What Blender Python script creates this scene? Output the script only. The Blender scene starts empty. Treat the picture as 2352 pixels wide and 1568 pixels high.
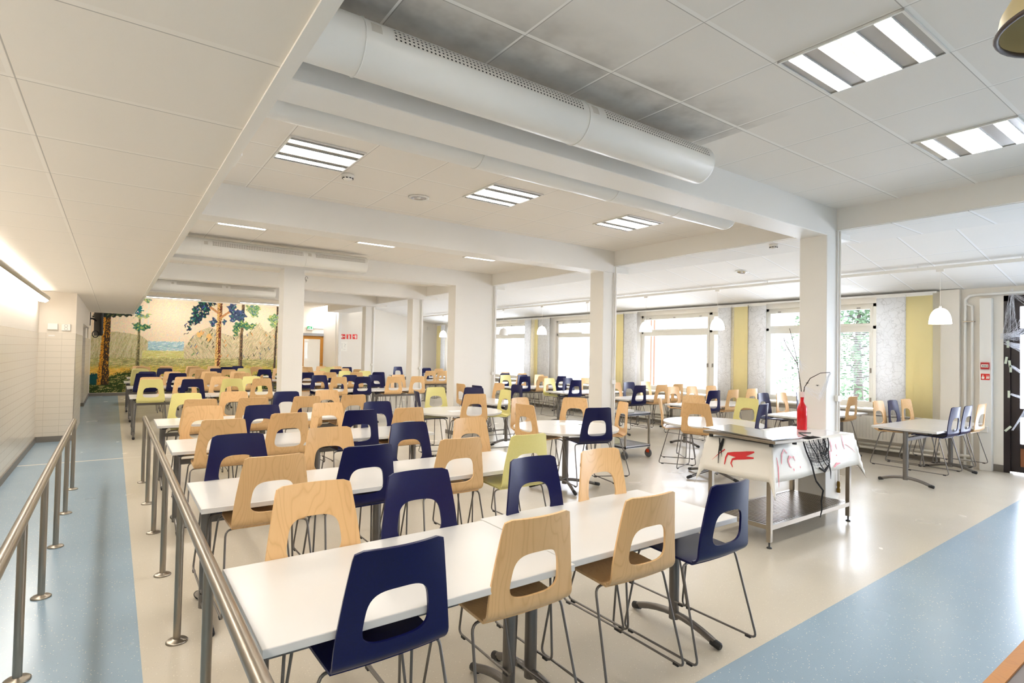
import bpy, bmesh, math, random
import numpy as np
from mathutils import Vector, Matrix
C = bpy.context.scene.collection
S = bpy.context.scene
R = math.radians
PI = math.pi

# ---------------------------------------------------------------- camera, sky, exposure
F_PX, YAW, PITCH, ROLL = 1276.2, 0.62225, 0.021677, 0.019394
CAM_H = 1.56
cy, sy, cp, sp = math.cos(YAW), math.sin(YAW), math.cos(PITCH), math.sin(PITCH)
fw = Vector((sy*cp, cy*cp, sp)); rt0 = Vector((cy, -sy, 0)); up0 = rt0.cross(fw)
rt = math.cos(ROLL)*rt0 + math.sin(ROLL)*up0
up = -math.sin(ROLL)*rt0 + math.cos(ROLL)*up0
cam = bpy.data.cameras.new('camera'); cam.sensor_width = 36.0; cam.sensor_fit = 'HORIZONTAL'
cam.lens = 36.0*F_PX/2352; cam.clip_start = 0.02; cam.clip_end = 300
camo = bpy.data.objects.new('camera', cam); C.objects.link(camo)
m3 = Matrix((rt, up, -fw)).transposed()
camo.matrix_world = Matrix.Translation((0, 0, CAM_H)) @ m3.to_4x4()
S.camera = camo

w = bpy.data.worlds.new('sky'); S.world = w; w.use_nodes = True
bg = w.node_tree.nodes['Background']
bg.inputs[0].default_value = (0.90, 0.92, 1.0, 1); bg.inputs[1].default_value = 9.5

S.view_settings.view_transform = 'Standard'; S.view_settings.look = 'None'
S.view_settings.exposure = 1.0; S.view_settings.gamma = 1.0
S.view_settings.use_curve_mapping = False
S.cycles.use_denoising = True
S.cycles.max_bounces = 9; S.cycles.diffuse_bounces = 5; S.cycles.glossy_bounces = 4
S.cycles.transparent_max_bounces = 12; S.cycles.transmission_bounces = 6
S.cycles.sample_clamp_indirect = 6.0
S.cycles.caustics_reflective = False; S.cycles.caustics_refractive = False

WIN_X = 10.4           # inner face of the window wall
MULL = [4.05, 7.23, 10.42, 13.65, 16.85]     # mullion positions of the windows
# daylight portals in the window openings guide the sky's own light
for k, my in enumerate(MULL):
    l = bpy.data.lights.new('window_portal', 'AREA'); l.shape = 'RECTANGLE'
    l.size = 2.4; l.size_y = 1.7; l.cycles.is_portal = True
    o = bpy.data.objects.new('window_portal', l); C.objects.link(o)
    o.location = (WIN_X+0.32, my+0.72, 1.63)
    o.rotation_euler = (R(90), 0, R(90))   # faces -X

l = bpy.data.lights.new('glazing_portal', 'AREA'); l.shape = 'RECTANGLE'; l.size = 6.4; l.size_y = 2.4; l.cycles.is_portal = True
o = bpy.data.objects.new('glazing_portal', l); C.objects.link(o); o.location = (WIN_X+.32, -.9, 1.27); o.rotation_euler = (R(90), 0, R(90))
# ---------------------------------------------------------------- helpers
def srgb(r, g=None, b=None):
    if g is None: r, g, b = r
    f = lambda c: c/12.92 if c <= 0.04045 else ((c+0.055)/1.055)**2.4
    return (f(r/255), f(g/255), f(b/255), 1)

class MB:
    """collects shapes; build() links them as ONE mesh object"""
    def __init__(s): s.v = []; s.f = []; s.m = []; s.sm = []
    def add(s, vs, fs, mi=0, smooth=False):
        o = len(s.v); s.v += [tuple(v) for v in vs]
        for f in fs: s.f.append([i+o for i in f]); s.m.append(mi); s.sm.append(smooth)
        return s
    def box(s, x0, y0, z0, x1, y1, z1, mi=0):
        v = [(x, y, z) for z in (z0, z1) for y in (y0, y1) for x in (x0, x1)]
        return s.add(v, [(0,2,3,1),(4,5,7,6),(0,1,5,4),(2,6,7,3),(0,4,6,2),(1,3,7,5)], mi)
    def rbox(s, x0, y0, z0, x1, y1, z1, r=0.004, mi=0, seg=2):
        bm = bmesh.new(); bmesh.ops.create_cube(bm, size=1)
        for v in bm.verts:
            v.co = Vector(((x0+x1)/2+v.co.x*(x1-x0), (y0+y1)/2+v.co.y*(y1-y0), (z0+z1)/2+v.co.z*(z1-z0)))
        bmesh.ops.bevel(bm, geom=list(bm.edges), offset=r, segments=seg, profile=.5, affect='EDGES')
        bm.verts.index_update(); s.add([v.co for v in bm.verts], [[v.index for v in f.verts] for f in bm.faces], mi); bm.free(); return s
    def tube(s, pts, r, n=8, mi=0, caps=True, closed=False):
        P = [Vector(p) for p in pts]; rings = []; N = len(P)
        rr = r if isinstance(r, (list, tuple)) else [r]*N
        t0 = None; nrm = None; vs = []
        for i, p in enumerate(P):
            if closed: t = (P[(i+1) % N]-P[i-1]).normalized()
            else: t = ((P[min(i+1, N-1)]-p).normalized()+(p-P[max(i-1, 0)]).normalized()).normalized()
            if nrm is None:
                nrm = t.cross(Vector((0, 0, 1)))
                if nrm.length < 1e-3: nrm = t.cross(Vector((1, 0, 0)))
                nrm.normalize()
            else:
                nrm = (nrm - t*nrm.dot(t)); nrm.normalize()
            b = t.cross(nrm)
            for k in range(n):
                a = 2*PI*k/n; vs.append(p+nrm*(rr[i]*math.cos(a))+b*(rr[i]*math.sin(a)))
        fs = []
        for i in range(N if closed else N-1):
            j = (i+1) % N
            for k in range(n):
                k2 = (k+1) % n; fs.append((i*n+k, i*n+k2, j*n+k2, j*n+k))
        s.add(vs, fs, mi, True)
        if caps and not closed:
            s.add(vs[:n], [tuple(range(n))[::-1]], mi); s.add(vs[-n:], [tuple(range(n))], mi)
        return s
    def cyl(s, p0, p1, r, n=12, mi=0): return s.tube([p0, p1], r, n, mi)
    def lathe(s, prof, c=(0,0,0), n=24, mi=0, smooth=True):
        vs = []; fs = []
        for r_, z in prof:
            for k in range(n):
                a = 2*PI*k/n; vs.append((c[0]+r_*math.cos(a), c[1]+r_*math.sin(a), c[2]+z))
        for i in range(len(prof)-1):
            for k in range(n):
                k2 = (k+1) % n; fs.append((i*n+k, i*n+k2, (i+1)*n+k2, (i+1)*n+k))
        return s.add(vs, fs, mi, smooth)
    def quad(s, a, b, c, d, mi=0): return s.add([a, b, c, d], [(0,1,2,3)], mi)
    def poly(s, pts, mi=0): return s.add(pts, [tuple(range(len(pts)))], mi)
    def build(s, name, mats, parent=None, loc=None):
        me = bpy.data.meshes.new(name); me.from_pydata(s.v, [], s.f)
        for m in (mats if isinstance(mats, (list, tuple)) else [mats]): me.materials.append(m)
        me.polygons.foreach_set('material_index', s.m); me.polygons.foreach_set('use_smooth', s.sm)
        me.update()
        o = bpy.data.objects.new(name, me); C.objects.link(o)
        if parent is not None: o.parent = parent
        if loc: o.location = loc
        return o

def tag(o, label=None, cat=None, group=None, kind=None):
    if label: o['label'] = label
    if cat: o['category'] = cat
    if group: o['group'] = group
    if kind: o['kind'] = kind
    return o
def empty(name, loc=(0,0,0), rz=0, label=None, cat=None, group=None):
    o = bpy.data.objects.new(name, None); C.objects.link(o); o.empty_display_size = .1
    o.location = loc; o.rotation_euler = (0, 0, rz)
    return tag(o, label, cat, group)
def kids(o): return [c for c in C.objects if c.parent == o]
def copy_tree(o, parent=None):
    c = o.copy(); C.objects.link(c)
    if parent is not None: c.parent = parent
    for ch in list(o.children): copy_tree(ch, c)
    return c
def struct(mb, name, m, label=None, cat=None):
    return tag(mb.build(name, m), label, cat, None, 'structure')

# ---------------------------------------------------------------- materials
def mat(name, col, rough=.5, metal=0, spec=.5, **kw):
    m = bpy.data.materials.new(name); m.use_nodes = True
    b = m.node_tree.nodes['Principled BSDF']
    b.inputs['Base Color'].default_value = col; b.inputs['Roughness'].default_value = rough
    b.inputs['Metallic'].default_value = metal; b.inputs['Specular IOR Level'].default_value = spec
    for k, v in kw.items(): b.inputs[k.replace('_', ' ')].default_value = v
    return m
def nt(m):
    t = m.node_tree; return t, t.nodes, t.links, t.nodes['Principled BSDF']
def N(t, typ, **kw):
    n = t.nodes.new(typ)
    for k, v in kw.items(): setattr(n, k, v)
    return n
def M_(t, op, a, b=None, c=None):
    n = t.nodes.new('ShaderNodeMath'); n.operation = op
    for i, x in enumerate((a, b, c)):
        if x is None: continue
        if isinstance(x, (int, float)): n.inputs[i].default_value = x
        else: t.links.new(x, n.inputs[i])
    return n.outputs[0]
def mixc(t, f, a, b):
    n = t.nodes.new('ShaderNodeMix'); n.data_type = 'RGBA'
    for i, x in ((0, f), (6, a), (7, b)):
        if isinstance(x, (int, float)): n.inputs[i].default_value = x
        elif isinstance(x, tuple): n.inputs[i].default_value = x
        else: t.links.new(x, n.inputs[i])
    return n.outputs[2]
def pos(t, kind='Position'):
    if kind == 'Position': return t.nodes.new('ShaderNodeNewGeometry').outputs['Position']
    return t.nodes.new('ShaderNodeTexCoord').outputs[kind]
def xyz(t, v):
    s_ = t.nodes.new('ShaderNodeSeparateXYZ'); t.links.new(v, s_.inputs[0]); return s_.outputs
def noise(t, vec, scale, detail=2, rough=.5):
    n = t.nodes.new('ShaderNodeTexNoise'); n.inputs['Scale'].default_value = scale
    n.inputs['Detail'].default_value = detail; n.inputs['Roughness'].default_value = rough
    if vec is not None: t.links.new(vec, n.inputs['Vector'])
    return n.outputs['Fac']
def bump(t, h, strength=.2, dist=.01):
    b = t.nodes.new('ShaderNodeBump'); b.inputs['Strength'].default_value = strength; b.inputs['Distance'].default_value = dist
    t.links.new(h, b.inputs['Height']); t.links.new(b.outputs[0], t.nodes['Principled BSDF'].inputs['Normal'])
def line(t, c, period, off, width):
    """1 on grid lines of the given half width"""
    a = M_(t, 'ABSOLUTE', M_(t, 'SUBTRACT', M_(t, 'FRACT', M_(t, 'ADD', M_(t, 'DIVIDE', M_(t, 'SUBTRACT', c, off), period), .5)), .5))
    return M_(t, 'LESS_THAN', M_(t, 'MULTIPLY', a, period), width)

def plaster(name, col, rough=.75):
    m = mat(name, col, rough, spec=.3); t, n, l, b = nt(m)
    f = noise(t, pos(t), 60, 4); bump(t, f, .06, .004)
    f2 = noise(t, pos(t), 1.2, 3)
    l.new(mixc(t, f2, tuple(c*.965 for c in col[:3])+(1,), col), b.inputs['Base Color'])
    return m
M = {}
M['wall'] = plaster('wall_paint', srgb(236, 230, 219))
M['white'] = plaster('white_paint', srgb(238, 236, 230), .6)
M['beam'] = plaster('beam_paint', srgb(238, 235, 229), .45)
M['skirt'] = mat('skirting_vinyl', srgb(118, 112, 104), .5)
M['plastic'] = mat('white_plastic', srgb(232, 228, 220), .35)
M['enamel'] = mat('white_enamel', srgb(232, 230, 224), .3)
M['black'] = mat('black_rubber', (0.012, 0.012, 0.013, 1), .5)
M['darkgap'] = mat('dark_void', (0.02, 0.019, 0.017, 1), .8)

def ceil_mat(name, px, ox, py, oy, w=.011, stain=False, col=srgb(238, 232, 223), tee=srgb(244, 240, 233)):
    m = mat(name, col, .9, spec=.15); t, n, l, b = nt(m); p = pos(t); x = xyz(t, p)
    ln = M_(t, 'MAXIMUM', line(t, x[0], px, ox, w*.55), line(t, x[1], py, oy, w))
    edge = M_(t, 'MAXIMUM', line(t, x[0], px, ox+w*.9, .0022), line(t, x[1], py, oy+w*1.25, .0024))
    f = noise(t, p, 190, 2, .6); sp_ = M_(t, 'GREATER_THAN', f, .71)
    c = mixc(t, M_(t, 'MULTIPLY', sp_, .10), col, srgb(120, 110, 100))
    c = mixc(t, M_(t, 'MULTIPLY', noise(t, p, .9, 2), .35), c, tuple(k*.93 for k in col[:3])+(1,))
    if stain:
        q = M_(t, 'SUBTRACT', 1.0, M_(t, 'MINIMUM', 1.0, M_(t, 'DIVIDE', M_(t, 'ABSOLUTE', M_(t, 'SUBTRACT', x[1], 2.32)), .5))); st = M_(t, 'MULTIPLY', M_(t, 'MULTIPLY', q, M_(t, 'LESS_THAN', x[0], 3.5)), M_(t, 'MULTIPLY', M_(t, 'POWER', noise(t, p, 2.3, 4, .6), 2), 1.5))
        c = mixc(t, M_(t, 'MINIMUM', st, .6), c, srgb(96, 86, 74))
    c = mixc(t, ln, c, tee); c = mixc(t, M_(t, 'MULTIPLY', edge, .5), c, srgb(120, 112, 102))
    l.new(c, b.inputs['Base Color']); bump(t, f, .05, .003)
    return m
M['ceil'] = ceil_mat('ceiling_tiles', .6, .40, .6, .37, .011, True)
M['ceil_bay'] = ceil_mat('bay_ceiling_tiles', 1.2, .30, .6, .42, .012, False, srgb(240, 238, 234), srgb(246, 246, 246))
M['ceil_corr'] = ceil_mat('corridor_ceiling_tiles', .69, -.29, .6, .55, .013, False, srgb(237, 229, 217), srgb(240, 233, 222))

# floor: beige vinyl, blue vinyl in the corridor and along the front, a white stripe, flecks
m = mat('vinyl_floor', srgb(206, 197, 180), .2, spec=.5); t, n, l, b = nt(m); p = pos(t); x = xyz(t, p)
beige = mixc(t, noise(t, p, 1.4, 3), srgb(208, 200, 184), srgb(200, 191, 174))
blue = mixc(t, noise(t, p, 1.7, 3), srgb(148, 170, 186), srgb(139, 161, 178))
isb = M_(t, 'MAXIMUM', M_(t, 'LESS_THAN', x[0], .157), M_(t, 'LESS_THAN', M_(t, 'SUBTRACT', x[1], M_(t, 'MULTIPLY', x[0], .0206)), 1.615))
c = mixc(t, isb, beige, blue)
v = N(t, 'ShaderNodeTexVoronoi'); v.inputs['Scale'].default_value = 75; l.new(p, v.inputs['Vector'])
vx = xyz(t, v.outputs['Color'])
fl = M_(t, 'MULTIPLY', M_(t, 'LESS_THAN', v.outputs['Distance'], .19), M_(t, 'GREATER_THAN', vx[0], .72))
c = mixc(t, M_(t, 'MULTIPLY', fl, .75), c, srgb(232, 226, 210))
v2 = N(t, 'ShaderNodeTexVoronoi'); v2.inputs['Scale'].default_value = 110; l.new(p, v2.inputs['Vector'])
fl2 = M_(t, 'MULTIPLY', M_(t, 'LESS_THAN', v2.outputs['Distance'], .2), M_(t, 'GREATER_THAN', xyz(t, v2.outputs['Color'])[1], .75))
c = mixc(t, M_(t, 'MULTIPLY', fl2, .35), c, srgb(120, 120, 116))
stripe = M_(t, 'MULTIPLY', M_(t, 'LESS_THAN', M_(t, 'ABSOLUTE', M_(t, 'SUBTRACT', x[1], 9.46)), .018), M_(t, 'LESS_THAN', x[0], 2.2))
st2 = M_(t, 'MULTIPLY', stripe, M_(t, 'ADD', M_(t, 'MULTIPLY', M_(t, 'LESS_THAN', x[0], .157), .6), .35))
c = mixc(t, st2, c, srgb(236, 230, 218)); l.new(c, b.inputs['Base Color'])
rr = M_(t, 'ADD', M_(t, 'MULTIPLY', noise(t, p, 2.2, 3), .12), .19); l.new(rr, b.inputs['Roughness'])
bump(t, noise(t, p, 7, 2), .03, .004)
M['floor'] = m

# wall tiles (left corridor wall and its piers): lower part tiled
def tile_wall(name):
    m = mat(name, srgb(214, 204, 186), .28); t, n, l, b = nt(m); p = pos(t); x = xyz(t, p)
    u = M_(t, 'ADD', x[0], x[1])
    low = M_(t, 'LESS_THAN', x[2], 1.75)
    g = M_(t, 'MAXIMUM', line(t, x[2], .10, .05, .0026), line(t, u, .2, .1, .0018))
    c = mixc(t, g, srgb(216, 206, 190), srgb(190, 180, 162))
    c = mixc(t, low, srgb(224, 214, 199), c); l.new(c, b.inputs['Base Color'])
    l.new(M_(t, 'SUBTRACT', .7, M_(t, 'MULTIPLY', low, .45)), b.inputs['Roughness'])
    bump(t, M_(t, 'SUBTRACT', 1.0, M_(t, 'MULTIPLY', g, low)), .35, .003)
    return m
M['tile'] = tile_wall('corridor_tiles')

def wood(name, c1, c2, c3, rough=.32, sx=26, sz=2.2):
    """birch veneer with cathedral grain, a slightly different board on every copy"""
    m = mat(name, c1, rough, spec=.45); t, n, l, b = nt(m)
    oi = N(t, 'ShaderNodeObjectInfo')
    tc = N(t, 'ShaderNodeTexCoord'); mp = N(t, 'ShaderNodeMapping'); l.new(tc.outputs['Object'], mp.inputs['Vector'])
    off = N(t, 'ShaderNodeCombineXYZ'); l.new(M_(t, 'MULTIPLY', oi.outputs['Random'], 37.0), off.inputs[0]); l.new(M_(t, 'MULTIPLY', oi.outputs['Random'], 11.0), off.inputs[2])
    l.new(off.outputs[0], mp.inputs['Location']); mp.inputs['Scale'].default_value = (2.8, 2.8, .55)
    nz = noise(t, mp.outputs[0], 1.8, 2, .45)
    rings = M_(t, 'FRACT', M_(t, 'MULTIPLY', nz, 24))
    rings = M_(t, 'ABSOLUTE', M_(t, 'SUBTRACT', M_(t, 'MULTIPLY', rings, 2), 1))
    mp2 = N(t, 'ShaderNodeMapping'); l.new(tc.outputs['Object'], mp2.inputs['Vector']); mp2.inputs['Scale'].default_value = (150, 150, 7)
    fine = noise(t, mp2.outputs[0], 1, 3)
    c = mixc(t, M_(t, 'MULTIPLY', M_(t, 'POWER', rings, 5), .38), c1, c2)
    c = mixc(t, M_(t, 'MULTIPLY', fine, .35), c, c3)
    hs = N(t, 'ShaderNodeHueSaturation'); l.new(c, hs.inputs['Color'])
    l.new(M_(t, 'ADD', .93, M_(t, 'MULTIPLY', oi.outputs['Random'], .14)), hs.inputs['Value'])
    l.new(hs.outputs[0], b.inputs['Base Color'])
    return m
M['birch'] = wood('birch_veneer', srgb(226, 186, 134), srgb(184, 138, 84), srgb(208, 166, 112))
M['navy'] = mat('navy_stain', srgb(12, 15, 66), .3, spec=.35); t, n, l, b = nt(M['navy'])
l.new(mixc(t, noise(t, pos(t, 'Object'), 140, 3), srgb(7, 9, 56), srgb(13, 17, 76)), b.inputs['Base Color'])
M['yellow'] = mat('yellow_green_stain', srgb(222, 208, 110), .35, spec=.5); t, n, l, b = nt(M['yellow'])
l.new(mixc(t, noise(t, pos(t, 'Object'), 90, 3), srgb(222, 212, 132), srgb(230, 222, 152)), b.inputs['Base Color'])
M['steel_grey'] = mat('grey_powder_coat', srgb(120, 116, 112), .35, .75)
M['steel'] = mat('brushed_steel', srgb(160, 152, 140), .3, 1.0); t, n, l, b = nt(M['steel'])
mp = N(t, 'ShaderNodeMapping'); mp.inputs['Scale'].default_value = (400, 12, 400); l.new(pos(t, 'Object'), mp.inputs['Vector'])
l.new(M_(t, 'ADD', .24, M_(t, 'MULTIPLY', noise(t, mp.outputs[0], 1, 2), .16)), b.inputs['Roughness'])
M['tabletop'] = mat('white_laminate', srgb(234, 231, 226), .24, spec=.5); t, n, l, b = nt(M['tabletop'])
l.new(mixc(t, noise(t, pos(t), 3, 2), srgb(221, 219, 216), srgb(215, 213, 209)), b.inputs['Base Color'])
M['tableedge'] = mat('laminate_edge', srgb(216, 212, 205), .4)

def emit(name, col, strength):
    m = bpy.data.materials.new(name); m.use_nodes = True; t = m.node_tree; t.nodes.clear()
    e = t.nodes.new('ShaderNodeEmission'); e.inputs[0].default_value = col; e.inputs[1].default_value = strength
    o = t.nodes.new('ShaderNodeOutputMaterial'); t.links.new(e.outputs[0], o.inputs[0]); return m
# ---------------------------------------------------------------- the room
CEIL = 3.13; BEAM = 2.835
YB = 21.4          # rear wall with the mural
YBAY = 19.7        # rear wall of the window bay
slope = lambda x: 2.66+.18*(WIN_X-x)
mb = MB(); mb.box(-1.2, -6, -.12, 11.0, 22, 0); struct(mb, 'floor', M['floor'])

# left corridor wall, its two piers, skirtings
mb = MB(); mb.box(-1.2, -6, 0, -.97, 11.58, 2.41); struct(mb, 'wall_left', M['tile'])
mb = MB(); mb.box(-1.2, 11.58, 0, -.505, 14.2, 2.41); mb.box(-1.2, 14.2, 2.0, -.505, 17.9, 2.41); struct(mb, 'wall_pier_left', M['tile'])
mb = MB(); mb.box(-1.2, 17.9, 0, -.58, 21.4, 3.13); struct(mb, 'wall_left_rear', M['tile'])
mb = MB(); mb.box(-1.6, 14.2, 0, -1.2, 17.9, 2.41); struct(mb, 'wall_recess', M['wall'])
mb = MB(); mb.box(-.97, -6, 0, -.955, 11.58, .09); mb.box(-.97, 11.565, 0, -.505, 11.58, .09)
struct(mb, 'baseboard_left', M['skirt'])
mb = MB(); mb.box(-1.2, 17.885, 0, -.58, 17.9, .09); mb.box(-.58, 17.9, 0, -.568, 21.4, .09); mb.box(-.58, 21.385, 0, 5.5, 21.4, .09)
struct(mb, 'baseboard_rear', M['skirt'])
mb = MB(); mb.box(-.505, 11.578, .09, -.498, 11.60, 1.74); struct(mb, 'trim_1', M['steel'])

# rear walls (the hall's and, one step nearer, the bay's) and the wall behind the camera
mb = MB(); mb.box(-.7, YB, 0, 5.62, YB+.15, CEIL+.3); mb.box(6.6, YB, 0, 6.9, YB+.15, CEIL+.3); mb.box(5.62, YB, 2.12, 6.6, YB+.15, CEIL+.3)
struct(mb, 'wall_rear', M['wall'])
mb = MB(); mb.box(6.50, YBAY, 0, 11.0, YBAY+.15, 3.5); mb.box(6.50, YBAY+.15, 0, 6.65, YB, 3.5); struct(mb, 'wall_bay_rear', M['wall'])
mb = MB(); mb.box(-1.2, -6.2, 0, 11.0, -6, 3.6); struct(mb, 'wall_front', M['wall'])

# ceilings
mb = MB(); mb.box(-1.2, -6, 2.41, .40, 17.9, 2.45); struct(mb, 'ceiling_corridor', M['ceil_corr'])
mb = MB(); mb.box(.40, -6, 2.41, .425, 17.9, CEIL); mb.box(-1.2, 17.88, 2.45, .425, 17.9, CEIL); struct(mb, 'wall_bulkhead', M['white'])
mb = MB(); mb.box(.385, -6, 2.402, .428, 17.9, 2.41); struct(mb, 'trim_2', M['enamel'])
mb = MB(); mb.box(.42, -6, CEIL, 6.12, YB, CEIL+.05); mb.box(-1.2, 17.9, CEIL, .42, YB, CEIL+.05); struct(mb, 'ceiling', M['ceil'])
mb = MB(); mb.box(6.12, -6, 2.90, 6.88, YBAY, 2.94); struct(mb, 'ceiling_strip', M['ceil_bay'])
mb = MB(); mb.box(6.12, -6, 2.94, 6.13, YBAY, 3.5)
mb.add([(6.13, -6, slope(6.13)), (WIN_X+.5, -6, slope(WIN_X+.5)), (WIN_X+.5, YBAY, slope(WIN_X+.5)), (6.13, YBAY, slope(6.13)),
        (6.13, -6, slope(6.13)+.05), (WIN_X+.5, -6, slope(WIN_X+.5)+.05), (WIN_X+.5, YBAY, slope(WIN_X+.5)+.05), (6.13, YBAY, slope(6.13)+.05)],
       [(0,1,2,3), (4,7,6,5), (0,3,7,4), (1,5,6,2), (0,4,5,1), (3,2,6,7)])
struct(mb, 'ceiling_bay', M['ceil_bay'])

# beams across the hall, the edge beam along the columns
BY = [2.73, 5.90, 9.22, 12.10, 15.20]
for k, y in enumerate(BY):
    x1 = 6.42
    mb = MB(); mb.rbox(.425, y, BEAM-(.0 if k != 1 else .03), x1, y+.28, CEIL+.02, .006)
    struct(mb, 'beam', M['beam'], None)
mb = MB()
ys = [-6]+[v for y in BY for v in (y, y+.28)]+[YBAY]
for a, b_ in zip(ys[0::2], ys[1::2]): mb.box(6.10, a, 2.915, 6.125, b_, CEIL+.02)
struct(mb, 'beam_edge', M['beam'])
mb = MB()
for a, b_ in zip(ys[0::2], ys[1::2]): mb.box(6.095, a, 2.905, 6.135, b_, 2.918)
struct(mb, 'trim_3', M['enamel'])

# columns
def column(name, x0, y0, x1, y1, h, skirt=True):
    mb = MB(); mb.rbox(x0, y0, 0, x1, y1, h, .008); o = struct(mb, name, M['beam'])
    if skirt:
        mb = MB(); e = .006; mb.box(x0-e, y0-e, 0, x1+e, y0, .075); mb.box(x0-e, y0, 0, x0, y1, .075); mb.box(x1, y0, 0, x1+e, y1, .075)
        mb.build('skirting', M['skirt'], o)
    # surface conduit with a switch on the face towards the hall
    return o
COLS = []
for (x0, y0, x1, y1) in [(5.90, 2.73, 6.19, 3.01), (5.90, 5.92, 6.19, 6.20), (5.27, 9.22, 6.22, 9.50), (5.90, 12.40, 6.19, 12.70), (5.90, 15.5, 6.19, 15.78)]:
    o = column('column', x0, y0, x1, y1, BEAM+.01, x0 < 5.5); COLS.append(o)
    mb = MB(); xc = min(x1-.1, x0+.2) if x0 > 5.5 else 6.1
    mb.cyl((x1-.055, y0-.02, .3 if y0 < 3 else .0), (x1-.055, y0-.02, CEIL-.02), .011, 8)
    mb.cyl((x1-.085, y0-.012, 0.5), (x1-.085, y0-.012, CEIL-.02), .006, 6)
    mb.rbox(x1-.11, y0-.035, 1.13, x1-.03, y0, 1.19, .004); mb.build('conduit', M['plastic'], o)
    if y0 < 3:
        mb = MB(); mb.lathe([(.0, 0), (.018, 0), (.018, .035), (.012, .05), (.016, .07), (.016, .10), (.010, .12), (0, .12)], (x1-.055, y0-.02, .19), 10)
        mb.build('brass_valve', mat('old_brass', srgb(120, 92, 40), .4, .9), o)
column('column', 2.16, 9.22, 2.48, 9.52, BEAM+.01)
mb = MB(); mb.tube([(2.50+.02*math.cos(a), 9.20, 2.70+.035*math.sin(a)) for a in [i*.35 for i in range(16)]], .003, 5)
mb.tube([(2.5, 9.2, 2.7), (2.49, 9.2, 2.64)], .003, 5)
tag(mb.build('loose_cable', M['black']), 'black loop of loose cable on the square pillar just below the beam', 'cable')

# ---------------------------------------------------------------- ventilation ducts along the beams
def duct_mat():
    m = mat('perforated_enamel', srgb(226, 222, 214), .28); t, n, l, b = nt(m); x = xyz(t, pos(t, 'Object'))
    ang = M_(t, 'MULTIPLY', M_(t, 'ARCTAN2', x[2], M_(t, 'MULTIPLY', x[1], -1)), .128)
    u = M_(t, 'SUBTRACT', M_(t, 'FRACT', M_(t, 'DIVIDE', x[0], .022)), .5); v = M_(t, 'SUBTRACT', M_(t, 'FRACT', M_(t, 'DIVIDE', ang, .019)), .5)
    d = M_(t, 'SQRT', M_(t, 'ADD', M_(t, 'MULTIPLY', u, u), M_(t, 'MULTIPLY', v, v)))
    l.new(mixc(t, M_(t, 'LESS_THAN', d, .24), srgb(226, 222, 214), (.012, .011, .01, 1)), b.inputs['Base Color']); return m
M['perf'] = duct_mat()
def duct(label, yc, zc, r, x0, joints, x1, sgn=1, holes=True):
    d = empty('ventilation_duct', (0, yc, zc), 0, label, 'ventilation duct')
    xs = [x0]+joints+[x1]
    for a, b_ in zip(xs[:-1], xs[1:]):
        mb = MB(); n = 40
        for xx in ((a, b_),):
            vs = [(q, r*math.cos(2*PI*k/n), r*math.sin(2*PI*k/n)) for q in xx for k in range(n)]
            mb.add(vs, [(k, (k+1) % n, n+(k+1) % n, n+k) for k in range(n)], 0, True)
        mb.build('duct_section', M['enamel'], d)
    for j in joints:
        mb = MB(); mb.tube([(j, (r+.001)*math.cos(2*PI*k/40), (r+.001)*math.sin(2*PI*k/40)) for k in range(40)], .0035, 6, closed=True)
        mb.build('joint_ring', M['enamel'], d)
    mb = MB(); mb.lathe([(0, 0), (r*.96, 0), (r*1.006, .006), (r*1.006, .02)], (0, 0, 0), 40)
    o = mb.build('end_cap', M['enamel'], d); o.location = (x1-.001, 0, 0); o.rotation_euler = (0, -R(90), 0); o.location.x = x1+.004
    if holes:
        for a, b_ in zip((joints or [x0]), (joints+[x1])[1:]):
            mb = MB(); n = 10; a0, a1 = R(180-8), R(180-40); rr = r+.0012
            vs = [(q, rr*math.cos(a0+(a1-a0)*k/n)*sgn, rr*math.sin(a0+(a1-a0)*k/n)) for q in (a+.13, b_-.05) for k in range(n+1)]
            mb.add(vs, [(k, k+1, n+2+k, n+1+k) for k in range(n)], 0, True); mb.build('perforated_strip', M['perf'], d)
            mb = MB(); mb.add([(q, -sgn*rr*math.cos(R(aa)), rr*math.sin(R(aa))) for q in (a+.025, a+.075) for aa in (12, 20, 28, 36)], [(0,1,5,4), (1,2,6,5), (2,3,7,6)], 0, True)
            mb.build('rating_label', mat('label_paper', srgb(205, 200, 190), .6), d)
    return d
duct('big white round ventilation duct in front of the nearest ceiling beam', 2.46, 2.94, .127, .43, [.86, 2.20], 3.40)
duct('white ventilation duct behind the nearest ceiling beam, only its underside showing', 3.255, 2.965, .127, .43, [2.0, 3.3, 4.1], 4.93, -1, False)
duct('white ventilation duct hung above the square pillar in front of the third beam', 8.80, 2.955, .128, .62, [.95, 2.35], 3.32)
duct('white ventilation duct just in front of the mural, farthest of the ducts', 14.75, 2.95, .13, .50, [1.0, 2.1], 3.25)
for lab, x0, y0, x1, y1, z in [('white duct box on the ceiling by the lowered ceiling edge, nearest of three', .43, 4.27, .70, 4.57, 2.91),
                               ('white duct box at the left end of the duct above the square pillar', .43, 8.62, .62, 9.1, 2.83),
                               ('white duct box at the left end of the duct before the mural', .43, 12.5, .56, 14.9, 2.84)]:
    mb = MB(); mb.rbox(x0, y0, z, x1, y1, CEIL, .006); tag(mb.build('duct_box', M['beam']), lab, 'duct box', 'duct boxes')

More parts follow.
